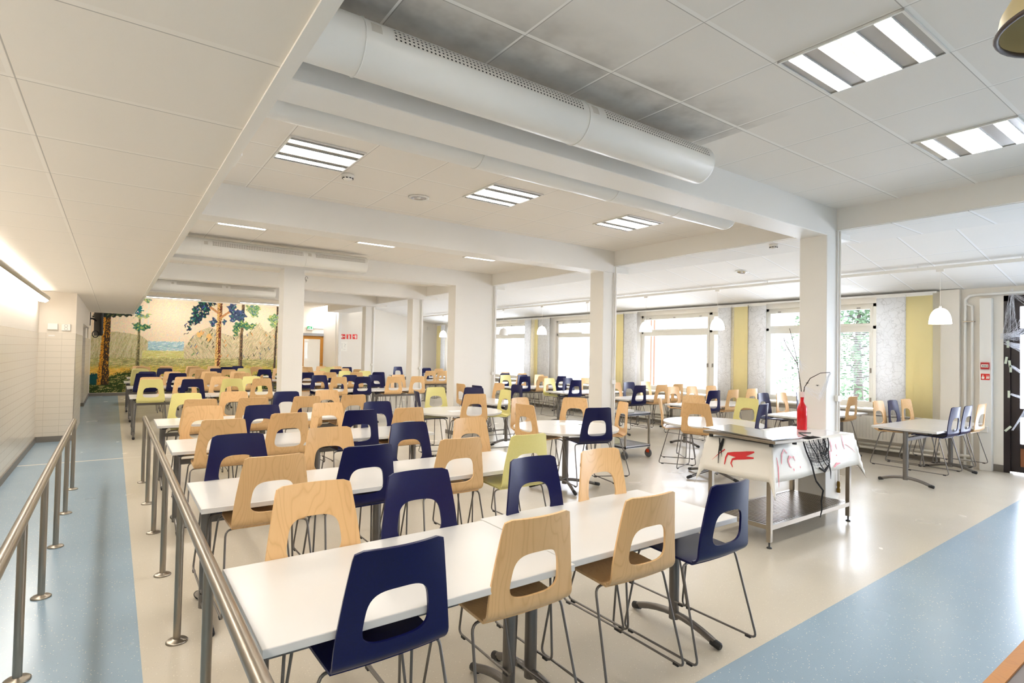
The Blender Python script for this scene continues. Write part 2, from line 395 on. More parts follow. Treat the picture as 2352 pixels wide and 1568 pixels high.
# ---------------------------------------------------------------- ceiling lights
M['tube'] = emit('fluorescent_tube', (1.0, .945, .87, 1), 23.0)
M['louvre'] = mat('louvre_aluminium', srgb(170, 168, 164), .3, .9)
def light_proto():
    e = empty('ceiling_light', (0, 0, CEIL))
    mb = MB(); a = .29
    for q in ((-a, -a, a, -a+.012), (-a, a-.012, a, a), (-a, -a, -a+.012, a), (a-.012, -a, a, a)): mb.box(q[0], q[1], -.012, q[2], q[3], .0)
    mb.build('frame', M['enamel'], e)
    mb = MB()
    for x0, x1 in ((-.278, -.236), (-.164, -.087), (.087, .164), (.236, .278)):
        mb.box(x0, -.278, -.006, x1, .278, -.002)
    mb.build('reflector', M['louvre'], e)
    tb = []
    for x0, x1 in ((-.235, -.165), (-.086, -.005), (.005, .086), (.165, .235)):
        mb = MB(); mb.quad((x0, -.278, -.004), (x1, -.278, -.004), (x1, .278, -.004), (x0, .278, -.004)); t_ = mb.build('tube', M['tube'], e)
        mb = MB()
        for i in range(17):
            y = -.272+i*.034; mb.box(x0, y-.0012, -.013, x1, y+.0012, -.005)
        mb.box(x0-.003, -.278, -.014, x0, .278, -.004); mb.box(x1, -.278, -.014, x1+.003, .278, -.004)
        mb.build('louvre', M['enamel'], t_)
    return e
LP = light_proto()
first = True
LAMP_ROWS = [(1.27, 'in the first ceiling bay'), (4.53, 'between the first two beams'), (7.58, 'beyond the second beam'), (10.75, 'between the third and fourth beams'), (13.7, 'between the fourth and fifth beams'), (18.2, 'before the mural')]
for j, (y, wh) in enumerate(LAMP_ROWS):
    for i, x in enumerate((1.30, 3.10, 4.90)):
        o = LP if first else copy_tree(LP); first = False
        o.location = (x, y, CEIL-.001); o.rotation_euler = (0, 0, R(90))
        tag(o, f"square ceiling light with four tubes {wh}, {['first','second','third'][i]} from the corridor", 'ceiling light', 'square ceiling lights')
for i, (x, y) in enumerate(((1.30, -2.0), (3.10, -2.0), (4.90, -2.0), (1.30, -4.6), (3.10, -4.6), (4.90, -4.6))):  # unseen fixtures added behind the camera to brighten the room
    o = copy_tree(LP); o.location = (x, y, CEIL-.001); tag(o, f"added square ceiling light behind the camera, {['first','second','third'][i % 3]} from the corridor in the {['nearer','farther'][i//3]} row", 'ceiling light', 'square ceiling lights')

e = empty('added_cove_light', (6.84, 0, 2.955), 0, 'unseen strip lamp added on the ceiling step to light the sloping bay ceiling', 'lamp')  # out of sight, added to brighten the sloping ceiling
mb = MB(); mb.box(-.03, -5.8, -.014, .03, YBAY-.1, .0); mb.build('housing', M['enamel'], e)
mb = MB(); mb.quad((-.02, -5.7, .004), (.02, -5.7, .004), (.02, YBAY-.2, .004), (-.02, YBAY-.2, .004)); mb.build('tube', emit('added_cove_tube', (1, .96, .9, 1), 26), e)
def detector(name, label, cat, x, y, z, r=.05):
    e = empty(name, (x, y, z), 0, label, cat)
    mb = MB(); mb.lathe([(0, -.001), (r, -.001), (r, -.022), (r*.92, -.028)], n=24); mb.build('base', M['plastic'], e)
    mb = MB(); mb.lathe([(r*.8, -.026), (r*.78, -.040), (r*.5, -.052), (0, -.054)], n=24); h = mb.build('sensor_head', M['plastic'], e)
    mb = MB()
    for k in range(9):
        a = 2*PI*k/9; mb.box(r*.74*math.cos(a)-.008, r*.74*math.sin(a)-.008, -.041, r*.74*math.cos(a)+.008, r*.74*math.sin(a)+.008, -.034)
    mb.build('vent_slot', M['black'], h)
detector('smoke_detector', 'white round smoke detector beside the leftmost square ceiling light', 'smoke detector', 1.66, 4.88, CEIL, .055)
detector('smoke_detector', 'white round smoke detector under the narrow ceiling strip left of the nearest column', 'smoke detector', 6.26, 3.50, 2.90)
detector('smoke_detector', 'small white smoke detector on the bay ceiling near the rear wall', 'smoke detector', 8.1, 17.0, slope(8.1))
def downlight(label, x, y, z, tilt=0):
    e = empty('downlight', (x, y, z-.002), 0, label, 'downlight', 'round downlights'); e.rotation_euler = (0, tilt, 0)
    mb = MB(); mb.lathe([(.076, -.001), (.105, -.001), (.105, -.007), (.078, -.011), (.076, -.001)], n=32); mb.build('trim_ring', M['enamel'], e)
    mb = MB(); mb.lathe([(.078, -.009), (.066, -.004), (.05, -.0015), (0, -.001)], n=24, smooth=False); rf = mb.build('reflector', mat('chrome_reflector', srgb(180, 178, 180), .08, 1), e)
    mb = MB(); mb.lathe([(0, -.012), (.016, -.011), (.02, -.004), (.02, -.001)], n=12); mb.build('bulb', M['plastic'], rf)
downlight('round chromed downlight between the first and second lit ceiling panels', 2.48, 5.13, CEIL)
downlight('round chromed downlight in the sloping ceiling near the windows', 8.5, 5.3, slope(8.5), R(10.2))

# corridor wall lamp: a long aluminium trough with lit diffusers, light up and down
e = empty('wall_lamp', (-.90, 6.5, 2.27), 0, 'long aluminium strip lamp along the tiled corridor wall under the lowered ceiling', 'lamp')
y0, y1 = -8.5, 4.75
mb = MB(); prof = [(.02, .045), (.075, .035), (.085, .01), (.072, -.02), (.03, -.052)]
vs = [(p_[0], yy, p_[1]) for yy in (y0, y1) for p_ in prof]
mb.add(vs, [(k, k+1, 6+k, 5+k) for k in range(4)], 0, True); mb.add(vs[5:], [(0,1,2,3,4)]); mb.build('housing', M['louvre'], e)
M['diff'] = emit('lamp_diffuser', (1, .94, .86, 1), 11.0)
for k in range(11):
    a = y1-.03-1.2*(k+1)+.012; b_ = y1-.03-1.2*k
    mb = MB(); mb.add([(.066, a, -.026), (.03, a, -.056), (-.05, a, -.045), (.066, b_, -.026), (.03, b_, -.056), (-.05, b_, -.045)], [(0,1,4,3), (1,2,5,4)], 0, False)
    mb.build('diffuser', M['diff'], e)
mb = MB(); mb.quad((-.05, y0, .03), (.03, y0, .04), (.03, y1, .04), (-.05, y1, .03)); mb.build('uplight_panel', emit('uplight', (1, .94, .86, 1), 9.0), e)

# strip lamps added on the ceiling to brighten the mural
for k, x in enumerate((1.5, 4.1)):
    e = empty('added_wall_washer', (x, 20.2, CEIL-.01), 0, f"{['left','right'][k]} strip lamp added on the ceiling in front of the mural", 'lamp', 'added mural strip lamps')
    mb = MB(); mb.box(-.75, -.04, -.05, .75, .04, .01); mb.build('housing', M['enamel'], e)
    mb = MB(); mb.quad((-.72, .041, -.045), (.72, .041, -.045), (.72, .041, .0), (-.72, .041, .0)); mb.quad((-.72, -.03, -.051), (.72, -.03, -.051), (.72, .035, -.051), (-.72, .035, -.051)); mb.build('tube', M['added_washer'] if k else M.setdefault('added_washer', emit('added_washer', (1, .94, .86, 1), 26)), e)
# ---------------------------------------------------------------- mural (painted by brush strokes on the rear wall)
def mpx(px, py):
    """sketch coordinates of the mural -> metres on the wall"""
    k = .013307+(px-200)/440*.002533; yh = 792.8+(px-200)/440*8.5
    x = -.684+.01103*(px-200)+2.75e-6*(px-200)**2*1.25
    return x, 1.56+(yh-py)*k
def inpoly(P, X, Z):
    r = np.zeros(X.shape, bool); n = len(P); j = n-1
    for i in range(n):
        xi, zi = P[i]; xj, zj = P[j]
        c = ((zi > Z) != (zj > Z)) & (X < (xj-xi)*(Z-zi)/(zj-zi+1e-12)+xi); r ^= c; j = i
    return r
def mural():
    rng = np.random.default_rng(5)
    X0, X1, Z0, Z1 = -.56, 5.30, .10, 3.10
    nx, nz = 350, 180
    X, Z = np.meshgrid(np.linspace(X0, X1, nx), np.linspace(Z0, Z1, nz))
    lin = lambda c: np.array(srgb(c)[:3])
    col = np.zeros((nz, nx, 3)); col[:] = lin((238, 219, 190))
    jx = lambda a: rng.normal(0, a, X.shape)
    # streaks: noise smeared along one direction
    def streak(dx, dz, n=7):
        a = rng.random(X.shape); s_ = np.zeros(X.shape)
        for i in range(n): s_ += np.roll(np.roll(a, int(round(i*dx)), 1), int(round(i*dz)), 0)
        s_ = (s_-s_.mean())/s_.std(); return s_
    st1, st2, st3, sth = streak(.6, 1), streak(-.6, 1), streak(.15, 1), streak(1, .1)
    def ridge(pts): 
        q = [mpx(*p_) for p_ in pts]; return np.interp(X, [a for a, _ in q], [b_ for _, b_ in q], left=-9, right=-9)
    def put(mask, base, st=None, c2=None, amt=.5, c3=None):
        b = lin(base); v = np.broadcast_to(b, X.shape+(3,)).copy()
        if st is not None:
            h = np.clip(st*.5, 0, 1)[..., None]; v = v*(1-amt*h)+lin(c2)*(amt*h)
            if c3 is not None: h2 = (st < -1.0)[..., None]; v = np.where(h2, lin(c3), v)
        col[mask] = v[mask]
    drip = (streak(0, 1, 16) > 2.0) & (Z > 1.6) & (X < 3) & (rng.random(X.shape) > .25); col[drip] = lin((205, 222, 222))
    r1 = ridge([(195, 772), (232, 766), (262, 761), (300, 766), (325, 772), (345, 790), (360, 835), (362, 900)]); put(Z < r1, (196, 186, 146), st3, (140, 138, 84), .8, (208, 200, 168))
    r2 = ridge([(412, 830), (420, 800), (440, 772), (455, 760), (478, 751), (492, 757), (505, 764), (530, 772), (546, 764), (562, 771), (590, 748), (597, 740), (606, 757), (618, 764), (640, 750), (660, 748)])
    hx = mpx(532, 0)[0]
    put(Z < r2, (212, 196, 158), np.where(X < hx, st2, st1), (140, 136, 104), .9, (226, 212, 180))
    for cx, cz in ((455, 765), (478, 775)):
        a, b_ = mpx(cx, cz); put(((X-a)**2/.03**1.4+(Z-b_)**2/.02 < 1) & (Z < r2), (236, 190, 120))
    for _ in range(90):
        a, b_ = rng.uniform(2.0, 5.2), rng.uniform(.9, 2.2)
        mk = ((X-a+(Z-b_)*.4*(1 if a > hx else -1))**2 < .0002) & (abs(Z-b_) < .05) & (Z < r2); col[mk] = lin([(96, 110, 70), (110, 120, 140), (220, 150, 80), (70, 66, 60)][rng.integers(4)])
    lx0, lz1 = mpx(338, 783); lx1, lz0 = mpx(420, 806)
    put((X > lx0+jx(.015)) & (X < lx1) & (Z > lz0+jx(.012)) & (Z < lz1+jx(.012)) & ~((Z < r2) & (X > lx1-.1)), (178, 208, 214), sth, (110, 160, 180), .9, (226, 236, 232))
    gz = mpx(420, 806)[1]; mk = (Z < gz+.03*st3*.2) & (X > lx0-.15) & ~((Z < r2) & (X > lx1)); put(mk, (214, 208, 134), sth, (180, 178, 100), .6, (228, 222, 170))
    put(Z < mpx(300, 822)[1]+jx(.03), (178, 172, 112), sth, (112, 112, 74), .9, (214, 206, 150))
    put((Z < mpx(300, 840)[1]+jx(.04)), (196, 178, 92), sth, (140, 140, 60), .8, (222, 196, 110))
    put((Z < mpx(250, 845)[1]+jx(.03)) & (X < mpx(300, 0)[0]), (222, 176, 74), sth, (178, 150, 60), .7, (234, 198, 100))
    put((Z < mpx(250, 860)[1]+jx(.04)+.12*np.sin(X*3)), (58, 76, 30), sth, (30, 48, 18), .9, (190, 176, 110))
    tz = mpx(222, 870); put(((X-tz[0])**2/.06+(Z-tz[1])**2/.03 < 1+jx(.15)), (14, 74, 74), sth, (10, 50, 60), .8)
    def trunk(pts, wd, cd, cl, side=.35):
        q = sorted([(mpx(*p_)[1], mpx(*p_)[0]) for p_ in pts]); zc = [a for a, _ in q]; xc = np.interp(Z, zc, [b_ for _, b_ in q])
        wv = np.interp(Z, zc, wd[::-1] if pts[0][1] < pts[-1][1] else wd); mk = (abs(X-xc) < wv) & (Z > zc[0]) & (Z < zc[-1]+.01)
        put(mk, cd, streak(.1, 1, 3), (30, 24, 20), .8, cl); m2 = mk & (X < xc-wv*(1-2*side)) & (rng.random(X.shape) > .35); col[m2] = lin(cl)
    trunk([(246, 690), (243, 800), (240, 884)], [.10, .11, .15], (66, 50, 32), (206, 142, 40))
    trunk([(319, 715), (317, 790), (316, 840)], [.025, .035, .05], (104, 100, 70), (150, 140, 96))
    trunk([(502, 670), (500, 760), (499, 845)], [.075, .075, .085], (122, 62, 40), (236, 196, 120), .45)
    trunk([(557, 675), (554, 770), (553, 845)], [.045, .05, .055], (84, 72, 62), (150, 120, 80))
    trunk([(640, 675), (637, 770), (635, 845)], [.03, .035, .04], (74, 64, 56), (120, 100, 70))
    for a, b_ in (((502, 722), (478, 705)), ((503, 730), (526, 715))):
        p, q = mpx(*a), mpx(*b_); tt = np.clip(((X-p[0])*(q[0]-p[0])+(Z-p[1])*(q[1]-p[1]))/((q[0]-p[0])**2+(q[1]-p[1])**2), 0, 1)
        put((X-p[0]-tt*(q[0]-p[0]))**2+(Z-p[1]-tt*(q[1]-p[1]))**2 < .0012, (196, 140, 90))
    def leaf(pts, cols, outline=True, dens=.5):
        P = [mpx(*p_) for p_ in pts]; w_ = .045; XX = X+w_*np.sin(Z*41+X*17)*.6; ZZ = Z+w_*np.sin(X*37+Z*11)*.6; mk = inpoly(P, XX, ZZ)
        col[mk] = lin(cols[0]); c = np.array([lin(k) for k in cols[1:]])
        z_, x_ = np.nonzero(mk)
        if len(z_) == 0: return
        for _ in range(int(len(z_)*dens/6)):
            i = rng.integers(len(z_)); k = rng.integers(len(c)); L = rng.integers(1, 5); d = rng.integers(0, 2)*2-1
            for q in range(L):
                zz, xx = min(max(z_[i]+q, 0), nz-1), min(max(x_[i]+q*d//2, 0), nx-2)
                if mk[zz, xx]: col[zz, xx:xx+2] = c[k]
    D_ = [(30, 42, 66), (24, 108, 84), (52, 140, 96), (60, 80, 160), (230, 214, 170), (20, 70, 60)]
    E_ = [(58, 74, 104), (70, 90, 150), (60, 130, 110), (30, 40, 80), (150, 170, 180)]
    G_ = [(150, 170, 120), (100, 150, 100), (206, 206, 120), (90, 120, 150), (60, 120, 80)]
    H_ = [(70, 120, 90), (30, 90, 70), (150, 170, 90), (190, 196, 110), (20, 60, 70)]
    leaf([(452, 690), (478, 688), (480, 700), (476, 722), (460, 734), (455, 742), (440, 748), (428, 745), (436, 725), (438, 705), (452, 700)], D_)
    leaf([(430, 745), (452, 742), (458, 735), (455, 728), (438, 727), (428, 738)], D_); leaf([(478, 690), (494, 698), (490, 704), (474, 698)], D_)
    leaf([(418, 755), (424, 748), (425, 742), (420, 745)], D_); leaf([(427, 750), (436, 748), (434, 762), (427, 758)], D_); leaf([(419, 772), (430, 763), (424, 764)], D_)
    leaf([(476, 742), (486, 730), (495, 732), (494, 744), (485, 751)], E_); leaf([(509, 733), (517, 737), (516, 746), (509, 745)], E_)
    leaf([(482, 684), (492, 684), (487, 692)], D_); leaf([(540, 688), (552, 688), (548, 694)], D_)
    leaf([(517, 706), (530, 695), (540, 700), (538, 712), (553, 712), (566, 725), (552, 740), (543, 735), (528, 742), (524, 728), (527, 718)], E_)
    leaf([(562, 702), (580, 700), (599, 704), (595, 712), (590, 728), (580, 728), (566, 716)], G_, dens=.9)
    leaf([(536, 742), (556, 736), (572, 744), (591, 742), (582, 756), (566, 758), (552, 752), (548, 762), (540, 776), (536, 770), (533, 757)], H_, dens=.8)
    leaf([(614, 730), (626, 722), (642, 722), (640, 742), (634, 756), (624, 752), (622, 738)], G_, dens=.9); leaf([(624, 692), (640, 693), (632, 700)], H_)
    leaf([(302, 724), (310, 706), (322, 700), (327, 710), (318, 722)], [(18, 116, 112), (20, 60, 110), (240, 232, 214), (30, 140, 110)], dens=.7)
    leaf([(316, 690), (326, 676), (344, 690), (340, 696)], G_, dens=.9)
    leaf([(304, 728), (316, 724), (344, 720), (338, 730), (322, 732)], G_, dens=.9)
    leaf([(301, 745), (312, 741), (322, 745), (345, 746), (338, 757), (320, 760), (306, 756)], H_, dens=.7)
    leaf([(205, 726), (225, 716), (300, 720), (298, 727), (270, 726), (240, 730)], [(34, 44, 30), (24, 36, 40), (90, 96, 60)], dens=.7)
    leaf([(438, 812), (446, 806), (440, 820)], G_)
    col[:] = np.clip(col*(1+rng.normal(0, .07, col.shape)), 0, 1)
    me = bpy.data.meshes.new('mural')
    vs = np.stack([X, np.full_like(X, YB-.004), Z], -1).reshape(-1, 3)
    idx = np.arange(nx*nz).reshape(nz, nx)
    q = np.stack([idx[:-1, :-1], idx[:-1, 1:], idx[1:, 1:], idx[1:, :-1]], -1).reshape(-1, 4)
    me.from_pydata(vs.tolist(), [], q.tolist()); ca = me.color_attributes.new('paint', 'FLOAT_COLOR', 'POINT')
    ca.data.foreach_set('color', np.concatenate([col.reshape(-1, 3), np.ones((nx*nz, 1))], 1).ravel())
    m = mat('mural_paint', (1, 1, 1, 1), .6, spec=.25); t, n, l, b = nt(m)
    at = N(t, 'ShaderNodeVertexColor'); at.layer_name = 'paint'; l.new(at.outputs[0], b.inputs['Base Color'])
    me.materials.append(m); o = bpy.data.objects.new('mural', me); C.objects.link(o)
    tag(o, 'large painted mural of pine trees, hills and a lake covering the rear wall', 'mural')
mural()

# ---------------------------------------------------------------- rear wall fittings
# hall door with a big glass pane, in a grey frame; a small lobby behind it
DX0, DX1, DH = 5.62, 6.60, 2.12
d = empty('door_1', (DX0, YB, 0)); tag(d, kind='structure')
oak = wood('oak_veneer', srgb(196, 136, 52), srgb(160, 104, 36), srgb(178, 120, 44), .4); W_ = DX1-DX0
mb = MB(); mb.box(-.02, -.03, 0, .06, .15, DH+.04); mb.box(W_-.06, -.03, 0, W_+.06, .15, DH+.04); mb.box(-.02, -.03, DH-.04, W_+.06, .15, DH+.06)
mb.build('door_frame', mat('grey_door_frame', srgb(150, 150, 150), .5), d)
mb = MB(); mb.box(.06, .02, 0, W_-.06, .06, .75); mb.box(.06, .02, .75, .18, .06, DH-.04); mb.box(W_-.20, .02, .75, W_-.06, .06, DH-.04); mb.box(.18, .02, DH-.16, W_-.20, .06, DH-.04)
mb.build('door_leaf', oak, d)
GL = bpy.data.materials.new('clear_glass'); GL.use_nodes = True; t = GL.node_tree; t.nodes.clear()
g_ = t.nodes.new('ShaderNodeBsdfGlossy'); g_.inputs['Roughness'].default_value = .02; tr_ = t.nodes.new('ShaderNodeBsdfTransparent'); tr_.inputs[0].default_value = (.88, .90, .92, 1)
fr_ = t.nodes.new('ShaderNodeLayerWeight'); fr_.inputs[0].default_value = .5; fac_ = M_(t, 'ADD', M_(t, 'MULTIPLY', M_(t, 'POWER', fr_.outputs['Facing'], 5), .9), .035); mx = t.nodes.new('ShaderNodeMixShader'); ou = t.nodes.new('ShaderNodeOutputMaterial')
t.links.new(fac_, mx.inputs[0]); t.links.new(tr_.outputs[0], mx.inputs[1]); t.links.new(g_.outputs[0], mx.inputs[2]); t.links.new(mx.outputs[0], ou.inputs[0])
mb = MB(); mb.box(.18, .035, .75, W_-.20, .045, DH-.16); mb.build('door_glass', GL, d)
mb = MB(); mb.tube([(W_-.13, .02, 1.05), (W_-.13, -.03, 1.05), (W_-.24, -.03, 1.05)], .009, 8); mb.build('door_handle', M['steel'], d)
mb = MB(); mb.box(DX0-.6, YB+2.4, 0, DX1+.8, YB+2.5, 3); mb.box(DX0-.7, YB+.15, 0, DX0-.6, YB+2.5, 3); mb.box(DX1+.8, YB+.15, 0, DX1+.9, YB+2.5, 3); mb.box(DX0-.7, YB+.15, 2.9, DX1+.9, YB+2.5, 3); mb.box(DX0-.7, YB+.15, -.1, DX1+.9, YB+2.5, .0)
struct(mb, 'wall_lobby', M['wall'])
def pendant(label, x, y, ztop, zrim, r, h, lit=True, grp='dome pendant lamps'):
    e = empty('pendant_lamp', (x, y, zrim), 0, label, 'pendant lamp', grp)
    prof = [(r*math.sin(R(a))**.82, h*(math.cos(R(a)))) for a in range(90, -1, -9)]
    mb = MB(); mb.lathe([(p_[0], p_[1]) for p_ in prof], n=32); sh = mb.build('lamp_shade', M['opal'] if lit else M['opal_off'], e)
    mb = MB(); mb.lathe([(0, h+.03), (.014, h+.03), (.018, h-.004), (0, h-.004)], n=12); mb.build('holder', M['plastic'], e)
    mb = MB(); mb.cyl((0, 0, h+.02), (0, 0, ztop-zrim), .0028, 6); mb.build('cord', M['plastic'], e)
    mb = MB(); mb.rbox(-.018, -.045, ztop-zrim-.035, .018, .045, ztop-zrim, .004); mb.build('track_adapter', M['plastic'], e)
    if lit:
        mb = MB(); mb.lathe([(0, .05), (.03, .06), (.04, .09), (.03, .12), (0, .14)], n=12); mb.build('bulb', emit('bulb', (1, .92, .8, 1), 14), e)
    return e
m = bpy.data.materials.new('opal_glass_lit'); m.use_nodes = True; t, n, l, b = nt(m)
b.inputs['Base Color'].default_value = srgb(245, 242, 236); b.inputs['Roughness'].default_value = .3; b.inputs['Emission Color'].default_value = (1, .94, .86, 1); b.inputs['Emission Strength'].default_value = 2.2
M['opal'] = m; M['opal_off'] = mat('opal_glass', srgb(225, 222, 216), .3)
pendant('small white dome lamp seen through the glass of the rear door', 6.05, YB+1.5, 2.9, 1.95, .13, .2, True, 'lobby lamps')
# exit sign
e = empty('exit_sign', (5.98, YB-.05, 2.37), 0, 'lit green emergency exit sign above the rear door', 'exit sign')
mb = MB(); mb.rbox(-.11, -.03, -.06, .11, .045, .065, .006); mb.build('housing', M['plastic'], e)
mb = MB(); mb.quad((-.105, -.032, -.038), (.105, -.032, -.038), (.105, -.032, .06), (-.105, -.032, .06)); fc = mb.build('green_face', emit('exit_green', srgb(10, 150, 80), 1.0), e)
mb = MB(); wz = -.034
mb.poly([(.055, wz, -.025), (.085, wz, -.025), (.085, wz, .045), (.055, wz, .045)])
mb.poly([(-.005, wz, -.025), (.012, wz, -.025), (.012, wz, .02), (-.005, wz, .02)]); mb.poly([(-.004, wz, .026), (.011, wz, .026), (.011, wz, .042), (-.004, wz, .042)])
mb.poly([(-.085, wz, -.01), (-.05, wz, .03), (-.05, wz, .012), (-.03, wz, .04), (-.03, wz, -.02), (-.045, wz, -.005), (-.06, wz, -.022), (-.066, wz, -.004)])
mb.build('pictogram', emit('exit_white', (1, 1, 1, 1), 1.2), fc)
mb = MB(); mb.quad((-.105, -.032, -.055), (.105, -.032, -.055), (.105, -.032, -.04), (-.105, -.032, -.04)); mb.build('light_strip', emit('exit_strip', (.9, 1, .95, 1), 1.3), e)
# white trunking
e = empty('cable_trunking', (0, 0, 0), 0, 'white cable trunking and pipe in the corner right of the rear door', 'cable trunking')
mb = MB(); mb.box(6.08, YB-.03, 2.36, 6.47, YB, 2.42); mb.build('duct_run', M['plastic'], e)
mb = MB(); mb.rbox(6.50, YBAY-.06, 0, 6.60, YBAY, CEIL, .004); tk = mb.build('vertical_channel', M['plastic'], e)
mb = MB(); mb.cyl((6.44, YBAY+.08, 0), (6.44, YBAY+.08, CEIL), .014, 8); mb.rbox(6.42, YBAY+.05, 1.28, 6.46, YBAY+.10, 1.33, .004); mb.build('pipe', M['plastic'], e)
mb = MB()
for z in (1.05, 1.45, 1.66): mb.rbox(6.52, YBAY-.075, z-.04, 6.58, YBAY-.06, z+.04, .003)
mb.build('socket', M['enamel'], tk)
# red fire signs in a row and the evacuation plan under them
RED = mat('sign_red', srgb(214, 40, 28), .4); WHT = mat('sign_white', srgb(240, 236, 226), .5)
def sign(label, cx, z, s_, polys, grp='red fire safety signs', name='fire_sign'):
    e = empty(name, (cx, YBAY-.004, z), 0, label, 'sign', grp)
    mb = MB(); mb.box(-s_/2, -.003, -s_/2, s_/2, .003, s_/2); mb.build('backing', WHT, e)
    mb = MB(); q = s_/2-.008; mb.box(-q, -.0045, -q, q, -.003, q); f_ = mb.build('red_field', RED, e)
    mb = MB()
    for P in polys: mb.poly([(a*s_, -.0055, b_*s_) for a, b_ in P])
    mb.build('pictogram', WHT, f_)
sign('red sign with a white arrow pointing left, first of the three fire signs', 6.67, 2.05, .19, [[(-.4, 0), (-.1, .3), (.0, .3), (-.2, .07), (.38, .07), (.38, -.07), (-.2, -.07), (0, -.3), (-.1, -.3)]])
sign('red sign with a white fire extinguisher, middle of the three fire signs', 6.89, 2.055, .19, [[(-.13, -.42), (.16, -.42), (.16, .15), (.1, .25), (-.02, .25), (-.13, .15)], [(-.08, .28), (.1, .28), (.1, .36), (-.22, .40), (-.3, .25), (-.24, .24), (-.18, .33), (-.08, .33)]])
sign('red sign with a white fire hose, last of the three fire signs', 7.11, 2.06, .19, [[(-.02, -.2), (.3, -.2), (.3, .3), (-.02, .3)], [(.12, -.42), (.3, -.3), (.3, -.2), (.05, -.2)], [(-.4, .02), (-.22, .12), (-.22, .06), (-.05, .06), (-.05, -.02), (-.22, -.02), (-.22, -.08)]])
e = empty('evacuation_plan', (6.72, YBAY-.004, 1.70), 0, 'white sheet with a floor plan pinned under the red fire signs', 'notice')
mb = MB(); mb.box(-.12, -.002, -.17, .12, .002, .17); pp = mb.build('sheet', WHT, e)
mb = MB(); random.seed(2)
for k in range(9): mb.box(-.09, -.003, .10-k*.022, -.05, -.002, .103-k*.022)
mb.tube([(.0, -.003, .11), (.05, -.003, .06), (.0, -.003, .0), (.06, -.003, -.03), (.03, -.003, .05), (.08, -.003, .09)], .0025, 4); mb.tube([(-.03, -.003, -.1), (.06, -.003, -.11)], .002, 4)
mb.build('plan_drawing', mat('grey_ink', srgb(120, 120, 124), .7), pp)
mb = MB(); mb.rbox(10.02, YBAY-.05, 2.42, 10.12, YBAY, 2.56, .006); tag(mb.build('motion_sensor', M['plastic']), 'small white sensor box high on the bay rear wall near the corner', 'sensor')
# corridor pier: junction box, double socket, small label; black bracketed screen beyond
e = empty('junction_box', (-.80, 11.58, 1.85), 0, 'plain white junction box on the tiled corridor pier', 'box'); mb = MB(); mb.rbox(-.065, -.04, -.05, .065, 0, .05, .006); mb.build('cover', M['plastic'], e)
mb = MB(); mb.rbox(-.05, -.004, -.155, .03, 0, -.135, .001); mb.build('label_strip', M['enamel'], e)
e = empty('wall_socket', (-.63, 11.58, 1.845), 0, 'white double socket beside the junction box on the corridor pier', 'socket'); mb = MB(); mb.rbox(-.055, -.03, -.055, .055, 0, .055, .005); pl = mb.build('plate', M['plastic'], e)
mb = MB()
for z in (.024, -.024): mb.tube([(.021*math.cos(2*PI*k/20), -.031, z+.021*math.sin(2*PI*k/20)) for k in range(20)], .0025, 5, closed=True)
mb.build('outlet_ring', mat('outlet_grey', srgb(170, 164, 154), .5), pl)  # grey rings outline the outlets
e = empty('wall_screen', (-.36, 19.3, 2.25), R(14), 'black screen on a swing bracket high in the left rear corner', 'screen')
mb = MB(); mb.rbox(-.03, -.4, -.42, .03, .3, .40, .02); mb.build('screen_body', M['black'], e)
mb = MB(); mb.tube([(-.05, 0, .0), (-.14, -.1, .05), (-.22, 0, .05)], .025, 8); mb.rbox(-.24, -.15, -.15, -.20, .15, .25, .01); br = mb.build('bracket', M['black'], e)
mb = MB(); mb.tube([(-.12+.07*math.cos(2*PI*k/20), -.3, -.38+.09*math.sin(2*PI*k/20)) for k in range(20)], .014, 6, closed=True); mb.build('cable_coil', M['black'], br)
mb = MB(); mb.box(.028, -.42, -.36, .033, -.36, -.28); mb.build('sticker', WHT, e)
# ---------------------------------------------------------------- window wall
# openings: every window reaches from .50 below its mullion to 1.92 beyond it
OP = [(my-.52, my+1.93) for my in MULL]
Z0, Z1 = .76, 2.53; WX1 = WIN_X+.34
mb = MB(); a = -6.0
for (o0, o1) in OP:
    if a == -6.0:
        mb.box(WIN_X, -6, 0, WX1, -4.15, 3.2); mb.box(WIN_X, 2.37, 0, WX1, o0, 3.2); mb.box(WIN_X, -4.15, 2.53, WX1, 2.37, 3.2)
    else: mb.box(WIN_X, a, 0, WX1, o0, 3.2)
    mb.box(WIN_X, o0, 0, WX1, o1, Z0-.03); mb.box(WIN_X, o0, Z1, WX1, o1, 3.2); a = o1
mb.box(WIN_X, a, 0, WX1, YBAY+.2, 3.2); struct(mb, 'wall_right', M['wall'])
M['frame'] = mat('window_frame_paint', srgb(232, 228, 216), .4)
M['sill'] = mat('sill_paint', srgb(222, 218, 208), .4); M['slat'] = mat('blind_slat', srgb(225, 230, 234), .5)
